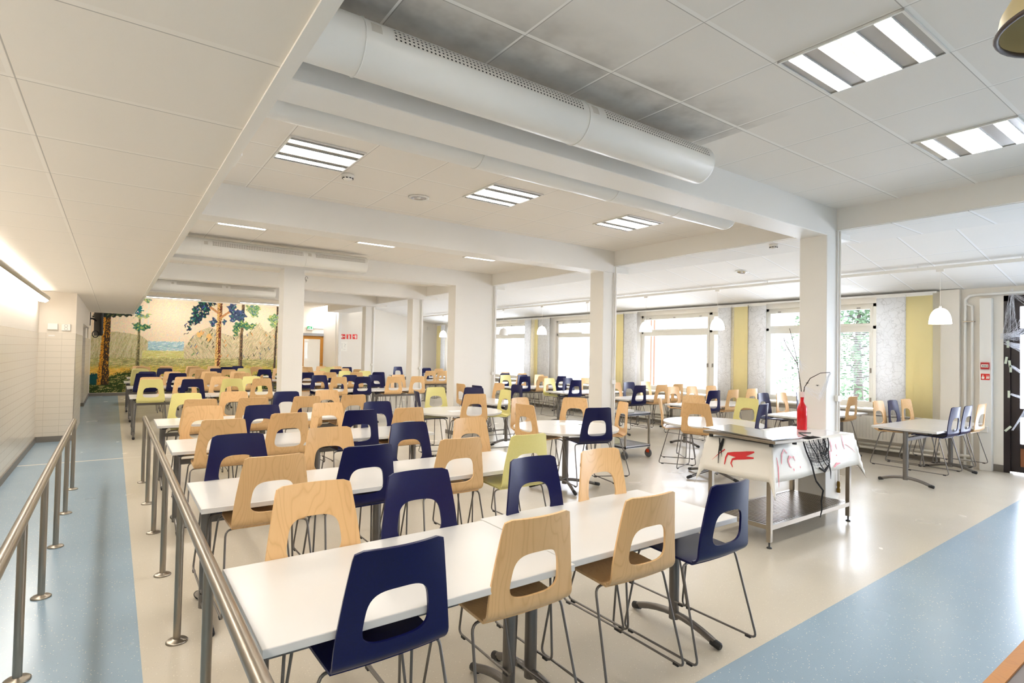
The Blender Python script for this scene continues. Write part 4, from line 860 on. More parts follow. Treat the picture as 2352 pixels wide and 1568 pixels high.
CHAIRS = """
b|0.757|1.884|0.0|0.11|navy chair on the near side of the frontmost long row, first from the railing|0|0
w|1.334|1.895|0.0|0.11|birch chair on the near side of the frontmost long row, second from the railing|0|0
w|1.958|1.874|0.0|0.11|birch chair on the near side of the frontmost long row, third from the railing|0|0
b|2.491|1.831|0.0|0.11|navy chair on the near side of the frontmost long row, fourth from the railing|0|0
w|0.718|2.195|180.0|0.15|birch chair on the far side of the frontmost long row, first from the railing|0|0
b|1.205|2.195|180.0|0.15|navy chair on the far side of the frontmost long row, second from the railing|0|0
b|1.902|2.195|180.0|0.15|navy chair on the far side of the frontmost long row, third from the railing|0|0
w|2.413|2.195|180.0|0.15|birch chair on the far side of the frontmost long row, fourth from the railing|0|0
w|0.733|3.462|0.0|0.14|birch chair on the near side of the second long row, first from the railing|0|0
b|1.286|3.535|0.0|0.14|navy chair on the near side of the second long row, second from the railing|0|0
w|1.949|3.511|0.0|0.14|birch chair on the near side of the second long row, third from the railing|0|0
y|2.464|3.429|0.0|0.14|yellow-green chair on the near side of the second long row, fourth from the railing|0|0
b|0.691|3.825|180.0|0.15|navy chair on the far side of the second long row, first from the railing|0|0
w|1.316|3.882|180.0|0.15|birch chair on the far side of the second long row, second from the railing|0|0
b|1.961|3.892|180.0|0.15|navy chair on the far side of the second long row, third from the railing|0|0
w|2.555|3.938|180.0|0.15|birch chair on the far side of the second long row, fourth from the railing|0|0
w|0.744|5.215|0.0|0.15|birch chair on the near side of the third long row, first from the railing|0|0
w|1.295|5.455|0.0|0.15|birch chair on the near side of the third long row, second from the railing|0|0
b|1.956|5.439|0.0|0.15|navy chair on the near side of the third long row, third from the railing|0|0
w|2.471|5.455|0.0|0.15|birch chair on the near side of the third long row, fourth from the railing|0|0
w|0.725|5.924|180.0|0.15|birch chair on the far side of the third long row, first from the railing|0|0
b|1.236|5.807|180.0|0.15|navy chair on the far side of the third long row, second from the railing|0|0
w|1.91|5.812|180.0|0.15|birch chair on the far side of the third long row, third from the railing|0|0
b|2.443|5.745|180.0|0.15|navy chair on the far side of the third long row, fourth from the railing|0|0
w|0.816|7.255|0.0|0.15|birch chair on the near side of the fourth long row, first from the railing|0|0
w|1.351|7.255|0.0|0.15|birch chair on the near side of the fourth long row, second from the railing|0|0
w|1.953|7.255|0.0|0.15|birch chair on the near side of the fourth long row, third from the railing|0|0
w|2.537|7.255|0.0|0.15|birch chair on the near side of the fourth long row, fourth from the railing|0|0
y|0.753|7.733|180.0|0.15|yellow-green chair on the far side of the fourth long row, first from the railing|0|0
w|1.309|7.839|180.0|0.15|birch chair on the far side of the fourth long row, second from the railing|0|0
b|1.92|7.62|180.0|0.15|navy chair on the far side of the fourth long row, third from the railing|0|0
w|2.482|7.717|180.0|0.15|birch chair on the far side of the fourth long row, fourth from the railing|0|0
y|0.53|11.325|0.0|0.17|yellow-green chair on the near side of the fifth long row, first from the aisle|0|1
b|1.141|11.325|0.0|0.17|navy chair on the near side of the fifth long row, second from the aisle|0|1
y|1.763|11.325|0.0|0.17|yellow-green chair on the near side of the fifth long row, third from the aisle|0|1
w|2.261|11.325|0.0|0.17|birch chair on the near side of the fifth long row, fourth from the aisle|0|1
w|0.564|11.675|180.0|0.17|birch chair on the far side of the fifth long row, first from the aisle|0|1
w|1.095|11.675|180.0|0.17|birch chair on the far side of the fifth long row, second from the aisle|0|1
w|1.681|11.675|180.0|0.17|birch chair on the far side of the fifth long row, third from the aisle|0|1
y|2.229|11.675|180.0|0.17|yellow-green chair on the far side of the fifth long row, fourth from the aisle|0|1
b|0.553|13.925|0.0|0.17|navy chair on the near side of the sixth long row, first from the aisle|0|1
b|1.12|13.925|0.0|0.17|navy chair on the near side of the sixth long row, second from the aisle|0|1
w|1.791|13.925|0.0|0.17|birch chair on the near side of the sixth long row, third from the aisle|0|1
w|2.378|13.925|0.0|0.17|birch chair on the near side of the sixth long row, fourth from the aisle|0|1
b|0.615|14.275|180.0|0.17|navy chair on the far side of the sixth long row, first from the aisle|0|1
w|1.095|14.275|180.0|0.17|birch chair on the far side of the sixth long row, second from the aisle|0|1
w|1.82|14.275|180.0|0.17|birch chair on the far side of the sixth long row, third from the aisle|0|1
w|2.415|14.275|180.0|0.17|birch chair on the far side of the sixth long row, fourth from the aisle|0|1
y|0.555|16.075|0.0|0.17|yellow-green chair on the near side of the seventh long row, first from the aisle|0|1
w|1.842|16.075|0.0|0.17|birch chair on the near side of the seventh long row, third from the aisle|0|1
w|2.429|16.075|0.0|0.17|birch chair on the near side of the seventh long row, fourth from the aisle|0|1
y|0.561|16.425|180.0|0.17|yellow-green chair on the far side of the seventh long row, first from the aisle|0|1
b|1.088|16.425|180.0|0.17|navy chair on the far side of the seventh long row, second from the aisle|0|1
w|1.798|16.425|180.0|0.17|birch chair on the far side of the seventh long row, third from the aisle|0|1
b|2.261|16.425|180.0|0.17|navy chair on the far side of the seventh long row, fourth from the aisle|0|1
w|0.664|18.175|0.0|0.17|birch chair on the near side of the eighth long row, first from the aisle|0|1
w|1.184|18.175|0.0|0.17|birch chair on the near side of the eighth long row, second from the aisle|0|1
w|1.877|18.175|0.0|0.17|birch chair on the near side of the eighth long row, third from the aisle|0|1
b|2.692|18.175|0.0|0.17|navy chair on the near side of the eighth long row, fourth from the aisle|0|1
w|0.615|18.525|180.0|0.17|birch chair on the far side of the eighth long row, first from the aisle|0|1
w|1.254|18.525|180.0|0.17|birch chair on the far side of the eighth long row, second from the aisle|0|1
w|1.918|18.525|180.0|0.17|birch chair on the far side of the eighth long row, third from the aisle|0|1
w|2.469|18.525|180.0|0.17|birch chair on the far side of the eighth long row, fourth from the aisle|0|1
w|3.798|11.625|0.0|0.17|birch chair on the near side of the right block's front row, first from left|1|1
b|4.32|11.625|0.0|0.17|navy chair on the near side of the right block's front row, second from left|1|1
w|5.028|11.625|0.0|0.17|birch chair on the near side of the right block's front row, third from left|1|1
w|5.588|11.625|0.0|0.17|birch chair on the near side of the right block's front row, fourth from left|1|1
b|3.647|11.975|180.0|0.17|navy chair on the far side of the right block's front row, first from left|1|1
b|4.308|11.975|180.0|0.17|navy chair on the far side of the right block's front row, second from left|1|1
b|4.904|11.975|180.0|0.17|navy chair on the far side of the right block's front row, third from left|1|1
w|5.472|11.975|180.0|0.17|birch chair on the far side of the right block's front row, fourth from left|1|1
b|3.821|14.025|0.0|0.17|navy chair on the near side of the right block's second row, first from left|1|1
w|4.374|14.025|0.0|0.17|birch chair on the near side of the right block's second row, second from left|1|1
w|5.049|14.025|0.0|0.17|birch chair on the near side of the right block's second row, third from left|1|1
b|5.644|14.025|0.0|0.17|navy chair on the near side of the right block's second row, fourth from left|1|1
w|4.354|14.375|180.0|0.17|birch chair on the far side of the right block's second row, first from left|1|1
y|5.02|14.375|180.0|0.17|yellow-green chair on the far side of the right block's second row, second from left|1|1
y|5.567|14.375|180.0|0.17|yellow-green chair on the far side of the right block's second row, third from left|1|1
b|3.307|16.175|0.0|0.17|navy chair on the near side of the right block's third row, first from left|1|1
b|5.231|16.175|0.0|0.17|navy chair on the near side of the right block's third row, third from left|1|1
w|5.883|16.175|0.0|0.17|birch chair on the near side of the right block's third row, fourth from left|1|1
y|2.942|16.525|180.0|0.17|yellow-green chair on the far side of the right block's third row, first from left|1|1
w|3.863|16.525|180.0|0.17|birch chair on the far side of the right block's third row, second from left|1|1
w|4.502|16.525|180.0|0.17|birch chair on the far side of the right block's third row, third from left|1|1
y|5.179|16.525|180.0|0.17|yellow-green chair on the far side of the right block's third row, fourth from left|1|1
w|5.735|16.525|180.0|0.17|birch chair on the far side of the right block's third row, fifth from left|1|1
w|3.512|18.275|0.0|0.17|birch chair on the near side of the right block's rear row, first from left|1|1
w|5.008|18.275|0.0|0.17|birch chair on the near side of the right block's rear row, second from left|1|1
y|5.698|18.275|0.0|0.17|yellow-green chair on the near side of the right block's rear row, third from left|1|1
b|6.273|18.275|0.0|0.17|navy chair on the near side of the right block's rear row, fourth from left|1|1
b|3.145|18.625|180.0|0.17|navy chair on the far side of the right block's rear row, first from left|1|1
w|4.98|18.625|180.0|0.17|birch chair on the far side of the right block's rear row, second from left|1|1
w|5.679|18.625|180.0|0.17|birch chair on the far side of the right block's rear row, third from left|1|1
w|6.212|18.625|180.0|0.17|birch chair on the far side of the right block's rear row, fourth from left|1|1
b|8.6|2.645|0.0|0.16|navy chair on the near side of the first window table, first from the aisle end|2|0
b|9.064|2.645|0.0|0.16|navy chair on the near side of the first window table, second from the aisle end|2|0
w|9.63|2.645|0.0|0.16|birch chair on the near side of the first window table, third from the aisle end|2|0
w|8.654|3.083|180.0|0.16|birch chair on the far side of the first window table, first from the aisle end|2|0
b|9.027|3.042|180.0|0.16|navy chair on the far side of the first window table, second from the aisle end|2|0
w|9.519|3.049|180.0|0.16|birch chair on the far side of the first window table, third from the aisle end|2|0
w|8.777|4.155|0.0|0.16|birch chair on the near side of the second window table, second from the aisle end|2|0
w|9.353|4.155|0.0|0.16|birch chair on the near side of the second window table, third from the aisle end|2|0
b|8.538|4.698|180.0|0.16|navy chair on the far side of the second window table, first from the aisle end|2|0
w|9.006|4.65|180.0|0.16|birch chair on the far side of the second window table, second from the aisle end|2|0
b|9.636|4.644|180.0|0.16|navy chair on the far side of the second window table, third from the aisle end|2|0
b|8.322|5.896|0.0|0.16|navy chair on the near side of the third window table, first from the aisle end|2|0
w|8.887|5.907|0.0|0.16|birch chair on the near side of the third window table, second from the aisle end|2|0
w|9.604|5.976|0.0|0.16|birch chair on the near side of the third window table, third from the aisle end|2|0
w|8.559|6.491|180.0|0.16|birch chair on the far side of the third window table, first from the aisle end|2|0
w|9.018|6.41|180.0|0.16|birch chair on the far side of the third window table, second from the aisle end|2|0
w|9.625|6.41|180.0|0.16|birch chair on the far side of the third window table, third from the aisle end|2|0
b|8.226|7.449|0.0|0.16|navy chair on the near side of the fourth window table, first from the aisle end|2|0
w|8.892|7.47|0.0|0.16|birch chair on the near side of the fourth window table, second from the aisle end|2|0
w|9.517|7.567|0.0|0.16|birch chair on the near side of the fourth window table, third from the aisle end|2|0
w|8.52|7.938|180.0|0.16|birch chair on the far side of the fourth window table, first from the aisle end|2|0
b|8.933|7.931|180.0|0.16|navy chair on the far side of the fourth window table, second from the aisle end|2|0
w|9.575|8.033|180.0|0.16|birch chair on the far side of the fourth window table, third from the aisle end|2|0
b|8.369|9.425|0.0|0.16|navy chair on the near side of the fifth window table, first from the aisle end|2|1
y|8.292|9.805|180.0|0.16|yellow-green chair on the far side of the fifth window table, first from the aisle end|2|1
b|8.871|9.805|180.0|0.16|navy chair on the far side of the fifth window table, second from the aisle end|2|1
w|9.452|9.805|180.0|0.16|birch chair on the far side of the fifth window table, third from the aisle end|2|1
b|8.346|11.275|0.0|0.16|navy chair on the near side of the sixth window table, first from the aisle end|2|1
w|8.923|11.275|0.0|0.16|birch chair on the near side of the sixth window table, second from the aisle end|2|1
b|9.543|11.275|0.0|0.16|navy chair on the near side of the sixth window table, third from the aisle end|2|1
y|8.319|11.625|180.0|0.16|yellow-green chair on the far side of the sixth window table, first from the aisle end|2|1
b|8.874|11.625|180.0|0.16|navy chair on the far side of the sixth window table, second from the aisle end|2|1
w|9.433|11.625|180.0|0.16|birch chair on the far side of the sixth window table, third from the aisle end|2|1
b|8.997|13.075|0.0|0.16|navy chair on the near side of the seventh window table, second from the aisle end|2|1
w|9.588|13.075|0.0|0.16|birch chair on the near side of the seventh window table, third from the aisle end|2|1
w|9.575|13.425|180.0|0.16|birch chair on the far side of the seventh window table, third from the aisle end|2|1
w|7.687|15.075|0.0|0.16|birch chair on the near side of the eighth window table, first from the aisle end|2|1
w|8.094|15.075|0.0|0.16|birch chair on the near side of the eighth window table, second from the aisle end|2|1
b|8.429|16.975|0.0|0.16|navy chair on the near side of the ninth window table, first from the aisle end|2|1
w|8.987|16.975|0.0|0.16|birch chair on the near side of the ninth window table, second from the aisle end|2|1
b|8.932|17.325|180.0|0.16|navy chair on the far side of the ninth window table, first from the aisle end|2|1
b|8.487|18.725|180.0|0.16|navy chair on the far side of the tenth window table, first from the aisle end|2|1
b|3.769|7.206|-104.8|0.16|navy chair at the rear round table, at its left side facing right|3|0
y|4.189|7.675|178.1|0.16|yellow-green chair at the rear round table, at its far left side|3|0
b|4.584|7.499|134.0|0.16|navy chair at the rear round table, with its back to the wide pier|3|0
w|4.081|6.695|-12.3|0.16|birch chair at the rear round table, with its back to the camera|3|0
y|4.699|7.03|82.5|0.16|yellow-green chair at the rear round table, seen side-on at the right|3|0
b|4.29|4.524|-11.1|0.16|navy chair at the middle round table, with its back to the camera|3|0
w|4.816|4.771|64.4|0.16|birch chair at the middle round table, beside the trolley|3|0
w|4.735|5.27|129.2|0.16|birch chair at the middle round table, on the far side left of the pillar|3|0
w|4.273|5.469|-167.7|0.16|birch chair at the middle round table, at its far left|3|0
w|3.966|4.955|-86.6|0.16|birch chair at the middle round table, at its near left|3|0
b|6.504|3.992|10.3|0.16|navy chair at the front round table, behind the steel tray|3|0
y|6.993|4.39|89.0|0.16|yellow-green chair at the front round table, on its far right side|3|0
w|6.768|4.865|143.9|0.16|birch chair at the front round table, on its far side|3|0
w|6.033|4.278|-73.0|0.16|birch chair at the front round table, with its back to the camera|3|0
w|6.176|4.759|-144.7|0.16|birch chair at the front round table, seen side-on at its left|3|0
w|5.335|8.669|-90.0|0.16|birch chair at the far left of the table in front of the wide pier|3|0
b|5.335|8.129|-90.0|0.16|navy chair at the near left of the table in front of the wide pier|3|0
w|5.685|8.615|90.0|0.16|birch chair at the far right of the table in front of the wide pier|3|0
b|5.685|8.054|90.0|0.16|navy chair at the near right of the table in front of the wide pier|3|0"""
# ---------------------------------------------------------------- chairs
# chair space: origin between the sled runners on their underside, sitter looks along +Y
def chair_profile(t):
    """back height parameter 0 (bend) .. 1 (top) -> (y, z)"""
    z = .505+.335*t; return -.213-.052*t**1.3, z
def half_w(t): return .2025-.0475*max(0, t)**1.25
def backrest_mesh():
    bm = bmesh.new(); ns = 12
    side = [(-1+2*i/ns, 0) for i in range(ns)]+[(1, i/ns) for i in range(ns)]+[(1-2*i/ns, 1) for i in range(ns)]+[(-1, 1-i/ns) for i in range(ns)]
    hc, ha, hb = .335, .60, .255      # cut-out centre and half sizes in (s, t)
    def hole(s, t):
        a = math.atan2((t-.40)/.5, s); c, d = math.cos(a), math.sin(a); e = 3.6
        k = (abs(c)**e+abs(d)**e)**(-1/e); tt = hc+hb*k*d; w_ = ha*(1.02-.16*(tt-.1)); return w_*k*c, tt
    def P(s, t):
        y, z = chair_profile(t); x = s*half_w(t)
        # rounded top corners
        if t > .93 and abs(s) > .9: z -= .010*((abs(s)-.9)/.1)**2*((t-.93)/.07)
        return Vector((x, y+.030*s*s*(.35+.65*t), z))
    K = 4; rings = []
    for k in range(K+1):
        f = k/K; rings.append([bm.verts.new(P(*[h_*(1-f)+o_*f for h_, o_ in zip(hole(*q), q)])) for q in side])
    n = len(side)
    for k in range(K):
        for i in range(n): bm.faces.new((rings[k][i], rings[k][(i+1) % n], rings[k+1][(i+1) % n], rings[k+1][i]))
    # bend from the back into the seat
    bot = [rings[K][i] for i in range(ns+1)]; prev = bot
    for j in range(1, 6):
        a = R(88)*j/5; r = .048
        row = []
        for v, (s, t) in zip(bot, side[:ns]+[(1, 0)]):
            y0 = -.213+.030*s*s*.35; cr = .0
            row.append(bm.verts.new((s*(.2025-.010*(j/5)**2), y0+r*(1-math.cos(a)), .505-r*math.sin(a)+(.0))))
        for i in range(ns): bm.faces.new((prev[i], row[i], row[i+1], prev[i+1]))
        prev = row
    bmesh.ops.recalc_face_normals(bm, faces=bm.faces)
    return bm, ns
def finish(bm, name, thick):
    bmesh.ops.solidify(bm, geom=list(bm.faces), thickness=thick)
    bmesh.ops.recalc_face_normals(bm, faces=bm.faces)
    me = bpy.data.meshes.new(name); bm.to_mesh(me); bm.free()
    for p in me.polygons: p.use_smooth = True
    try: me.set_sharp_from_angle(angle=R(40))
    except Exception: pass
    return me
def seat_mesh(ns):
    bm = bmesh.new(); prev = None; nv = 8
    for j in range(nv+1):
        f = j/nv; row = []
        for i in range(ns+1):
            s = -1+2*i/ns; yb = -.213+.030*s*s*.35+.048*(1-math.cos(R(88)))
            y = yb+(.215-yb)*f; z = .457+.012*math.sin(f*PI*.55)*(1 if f < .9 else .9)-.006*math.sin(PI*min(1, f*1.1))*(1-s*s)-(.010 if j == nv else 0)
            x = s*(.1925+.004*math.sin(PI*f)-.03*max(0, f-.72)**1.5*3.2)
            y -= .022*s*s*s*s*max(0, f-.6)/.4
            row.append(bm.verts.new((x, y, z)))
        if prev:
            for i in range(ns): bm.faces.new((prev[i], row[i], row[i+1], prev[i+1]))
        prev = row
    bmesh.ops.recalc_face_normals(bm, faces=bm.faces)
    return bm
def bend(pts, r, n=4):
    """round the corners of a polyline"""
    P = [Vector(p) for p in pts]; out = [P[0]]
    for i in range(1, len(P)-1):
        a = (P[i-1]-P[i]).normalized(); b_ = (P[i+1]-P[i]).normalized(); p0 = P[i]+a*r; p1 = P[i]+b_*r
        for k in range(n+1):
            f = k/n; out.append(p0*(1-f)**2+P[i]*2*f*(1-f)+p1*f*f)
    return out+[P[-1]]
_bm, _ns = backrest_mesh(); BACK_ME = finish(_bm, 'backrest', .0105); SEAT_ME = finish(seat_mesh(_ns), 'seat', .0105)
def leg_mb(sg):
    mb = MB()
    pts = [(sg*.10, -.105, .438), (sg*.215, -.115, .437), (sg*.240, -.232, .0105), (sg*.240, .232, .0105), (sg*.205, .165, .437), (sg*.08, .165, .437)]
    return mb.tube(bend(pts, .034), .0058, 8)
def chair_proto(key, name, mt):
    e = empty(name)
    for nm, me in (('backrest', BACK_ME), ('seat', SEAT_ME)):
        d = me.copy(); d.materials.append(mt); o = bpy.data.objects.new(nm, d); C.objects.link(o); o.parent = e
    for sg in (-1, 1):
        lg = leg_mb(sg).build('sled_leg', M['steel_grey'], e)
        for y in (-.185, .185):
            mb = MB(); mb.rbox(sg*.240-.008, y-.016, -.001, sg*.240+.008, y+.016, .012, .002, seg=1); mb.build('glide', M['black'], lg)
    mb = MB(); mb.cyl((-.12, -.105, .438), (.12, -.105, .438), .0055, 6); mb.cyl((-.12, .165, .4375), (.12, .165, .4375), .0055, 6); mb.box(-.10, -.11, .4425, -.085, .17, .447); mb.box(.085, -.11, .4425, .10, .17, .447)
    mb.build('seat_bearer', M['steel_grey'], e)
    return e
PROTO = {k: chair_proto(k, nm, M[mm]) for k, nm, mm in (('w', 'birch_chair', 'birch'), ('b', 'navy_chair', 'navy'), ('y', 'yellow_chair', 'yellow'))}
FULL = {'w': 'birch plywood', 'b': 'navy blue', 'y': 'pale yellow-green'}
USED = set()
GRP = ['chairs of the long left-hand rows', 'chairs of the rear right-hand block', 'chairs at the window tables', 'chairs at the round tables']
for ln in CHAIRS.strip().split('\n'):
    c, x, y, rz, s_, lab, g_, lod = ln.split('|')
    p = PROTO[c]
    if c in USED:
        o = p.copy(); C.objects.link(o)
        for ch in list(p.children):
            d = ch.copy(); C.objects.link(d); d.parent = o
            if lod == '0':
                for sub in list(ch.children): e2 = sub.copy(); C.objects.link(e2); e2.parent = d
    else: o = p; USED.add(c)
    o.location = (float(x), float(y), float(s_)); o.rotation_euler = (0, 0, R(float(rz)+random.Random(lab).uniform(-2.2, 2.2)))
    tag(o, lab, 'chair', GRP[int(g_)])

# ---------------------------------------------------------------- tables
ZT = .71
def table_proto(L, D, inset=.07, zr=.585):
    """rectangular table: origin on the floor under the near left corner, long axis X"""
    e = empty('dining_table')
    mb = MB(); mb.rbox(0, 0, ZT-.028, L, D, ZT, .003); tp = mb.build('tabletop', M['tabletop'], e)
    for x in (inset, L-inset):
        mb = MB(); mb.cyl((x, D/2, .055), (x, D/2, ZT-.04), .029, 14); lg = mb.build('leg', M['steel_grey'], e)
        mb = MB(); mb.box(x-.03, .08, ZT-.05, x+.03, D-.08, ZT-.0285); mb.build('top_bracket', M['steel_grey'], lg)
        ft = MB(); h = .285; ft.tube([(x, D/2+h*k, .0215+.062*(1-k*k)) for k in (-1, -.85, -.66, -.45, -.22, 0, .22, .45, .66, .85, 1)], .0195, 12)
        f_ = ft.build('foot', M['steel_grey'], e)
        for sg in (-1, 1):
            mb = MB(); mb.tube([(x, D/2+sg*(h-.035), .0305), (x, D/2+sg*(h+.016), .0205), (x, D/2+sg*(h+.022), .0195)], [.0208, .0205, .014], 12); mb.build('foot_cap', M['black'], f_)
    mb = MB(); mb.box(inset, D/2-.02, zr-.04, L-inset, D/2+.02, zr); mb.build('hanging_rail', M['steel_grey'], e)
    for sx in (.07, L-.07):
        for sy_ in (.09, D-.09): mb = MB(); mb.lathe([(0, -.002), (.028, -.002), (.026, -.02), (.012, -.026), (0, -.026)], (sx, sy_, ZT-.028), 12); mb.build('buffer', M['black'], e)
    return e
TL = 1.185; TP = table_proto(TL, .70); TP0 = table_proto(TL, .70, .07, .546); TP0B = None; used = False
def put_table(x, y, lab, grp, rz=0):
    global used
    global TP0B
    if y < 2: o = TP0 if TP0B is None else copy_tree(TP0); TP0B = o
    else: o = copy_tree(TP) if used else TP; used = True
    o.location = (x, y, 0); o.rotation_euler = (0, 0, rz); tag(o, lab, 'table', grp); return o
ORD = ['frontmost', 'second', 'third', 'fourth', 'fifth', 'sixth', 'seventh', 'eighth']
for k, (x, y) in enumerate(((.365, 1.69), (.40, 3.33), (.41, 5.25), (.41, 7.06), (.245, 11.15), (.25, 13.75), (.23, 15.9), (.32, 18.0))):
    put_table(x, y, f"white table at the {'railing' if k < 4 else 'corridor'} end of the {ORD[k]} long row", 'tables of the long left-hand rows')
    put_table(x+TL+.006, y+(.03 if k == 0 else .006*(k % 3)), f"white table at the inner end of the {ORD[k]} long row", 'tables of the long left-hand rows')
for k, (x, y, n) in enumerate(((3.45, 11.45, 2), (3.45, 13.85, 2), (2.95, 16.0, 3), (2.95, 18.1, 3))):
    for i in range(n): put_table(x+(TL+.006)*i, y, f"white table in the {['front','second','third','rear'][k]} row of the right-hand block, {['left','middle' if n == 3 else 'right','right'][i]} one", 'tables of the rear right-hand block')
put_table(5.87, 7.75, 'white table standing end-on in front of the wide pier', 'tables of the long left-hand rows', R(90))
WT = table_proto(1.82, .72, .10); NW = ['first', 'second', 'third', 'fourth', 'fifth', 'sixth', 'seventh', 'eighth', 'ninth', 'tenth']
for k, y in enumerate((2.47, 3.95, 5.83, 7.40, 9.25, 11.1, 12.9, 14.9, 16.8, 18.2)):
    o = WT if k == 0 else copy_tree(WT)
    o.location = (8.12 if k not in (7,) else 7.62, y, 0); tag(o, f"long white table end-on to the windows, {NW[k]} from the glazed door", 'table', 'window tables')
def round_table(x, y, r, lab, ang):
    e = empty('round_table', (x, y, 0), R(ang), lab, 'table', 'round white tables')
    mb = MB(); mb.lathe([(0, ZT-.028), (r-.004, ZT-.028), (r, ZT-.024), (r, ZT-.004), (r-.004, ZT), (0, ZT)], n=64, smooth=False); mb.build('tabletop', M['tabletop'], e)
    mb = MB(); mb.cyl((0, 0, .04), (0, 0, ZT-.028), .036, 16); mb.build('column', M['steel_grey'], e)
    mb = MB(); mb.box(-.3, -.02, ZT-.05, .3, .02, ZT-.0285); mb.box(-.02, -.3, ZT-.05, .02, .3, ZT-.0285); mb.build('top_bracket', M['steel_grey'], e)
    for k in range(4):
        a = k*PI/2+PI/4; c, s_ = math.cos(a), math.sin(a)
        mb = MB(); mb.tube([(q*c, q*s_, .090-.068*(q/.40)**1.6) for q in (.02, .1, .2, .3, .40)], .018, 10); f_ = mb.build('foot', M['steel_grey'], e)
        mb = MB(); mb.tube([(.365*c, .365*s_, .0330), (.425*c, .425*s_, .0210), (.432*c, .432*s_, .020)], [.0198, .0192, .013], 10); mb.build('foot_cap', M['black'], f_)
    return e
round_table(4.17, 7.10, .62, 'round white table farthest from the camera, near the wide pier', 10)
round_table(4.38, 4.98, .62, 'round white table in the middle, left of the second column', 20)
round_table(6.43, 4.40, .63, 'round white table behind the cloth-covered serving table', 35)
SHEET = mat('paper', srgb(246, 246, 246), .6)
mb = MB(); mb.box(-.14, -.1, 0, .14, .1, .001); tag(mb.build('paper_sheet', SHEET, None, (4.52, 5.16, ZT+.0005)), 'white sheet of paper lying on the middle round table', 'paper'); C.objects['paper_sheet'].rotation_euler = (0, 0, .5)
mb = MB(); mb.tube([(0, 0, 0), (.14, 0, 0), (.155, 0, 0)], [.0036, .0036, .0005], 6); o = mb.build('pencil', mat('pencil_green', srgb(120, 128, 90), .5), None, (4.62, 5.02, ZT+.004)); o.rotation_euler = (0, 0, -.35); tag(o, 'thin pencil on the middle round table beside the paper', 'pencil')
mb = MB(); mb.box(-.10, -.07, 0, .10, .07, .001); o = mb.build('paper_sheet', SHEET, None, (4.05, 7.02, ZT+.0005)); tag(o, 'small pale slip of paper on the farthest round table', 'paper')

# ---------------------------------------------------------------- hand rails of the corridor
def railing(x, y0, y1, posts, lab):
    e = empty('handrail', (x, 0, 0), 0, lab, 'railing', 'corridor handrails')
    z = .745; mb = MB(); mb.tube(bend([(0, y0, z), (0, y1+.005, z), (0, y1+.005, z-.10)], .03, 5)[:-1]+[(0, y1+.005, z-.04)], .0235, 16); mb.build('top_rail', M['steel'], e)
    for y in posts:
        mb = MB(); mb.cyl((0, y, .006), (0, y, z-.012), .0185, 14); p = mb.build('post', M['steel'], e)
        mb = MB(); mb.lathe([(0, .0), (.052, .0), (.052, .006), (.046, .011), (.024, .013), (.020, .018), (0, .018)], (0, y, 0), 24); mb.build('floor_flange', M['steel'], p)
PY_ = [7.66, 6.60, 5.55, 4.49, 3.44, 2.38, 1.33]
railing(.318, -2.5, 7.66, PY_+[.28, -.78, -1.83], 'brushed steel handrail on the right side of the blue corridor, beside the long tables')
railing(-.318, -2.5, 7.66, PY_+[.28, -.78, -1.83], 'brushed steel handrail on the left side of the blue corridor')

# ---------------------------------------------------------------- serving table with the splattered cloth
X0, X1, Y0, Y1, ZS = 4.40, 5.87, 2.46, 3.07, .85
e = empty('serving_table', (0, 0, 0), 0, 'steel serving table with slatted lower shelf under the blood-splattered white cloth', 'table')
mb = MB(); mb.box(X0, Y0, ZS-.04, X1, Y1, ZS-.006); mb.build('tabletop', M['steel'], e)
for x in (X0+.03, X1-.03):
    for y in (Y0+.03, Y1-.03):
        mb = MB(); mb.rbox(x-.019, y-.019, .05, x+.019, y+.019, ZS-.04, .003); lg = mb.build('leg', M['steel'], e)
        mb = MB(); mb.lathe([(0, 0), (.022, 0), (.020, .008), (.007, .014), (.007, .05), (0, .05)], (x, y, 0), 12); mb.build('adjustable_foot', M['black'], lg)
mb = MB(); zs = .185
mb.box(X0+.03, Y0+.012, zs-.035, X1-.03, Y0+.042, zs+.003); mb.box(X0+.03, Y1-.042, zs-.035, X1-.03, Y1-.012, zs+.003); mb.box(X0+.02, Y0+.04, zs-.035, X0+.05, Y1-.04, zs); mb.box(X1-.05, Y0+.04, zs-.035, X1-.02, Y1-.04, zs)
x = X0+.07
while x < X1-.06: mb.box(x, Y0+.04, zs-.016, x+.022, Y1-.04, zs); x += .041
mb.build('slatted_shelf', M['steel'], e)
mb = MB(); mb.box(X0+.045, Y1-.045, .52, X1-.045, Y1-.02, .55); mb.build('rear_stretcher', M['steel'], e)
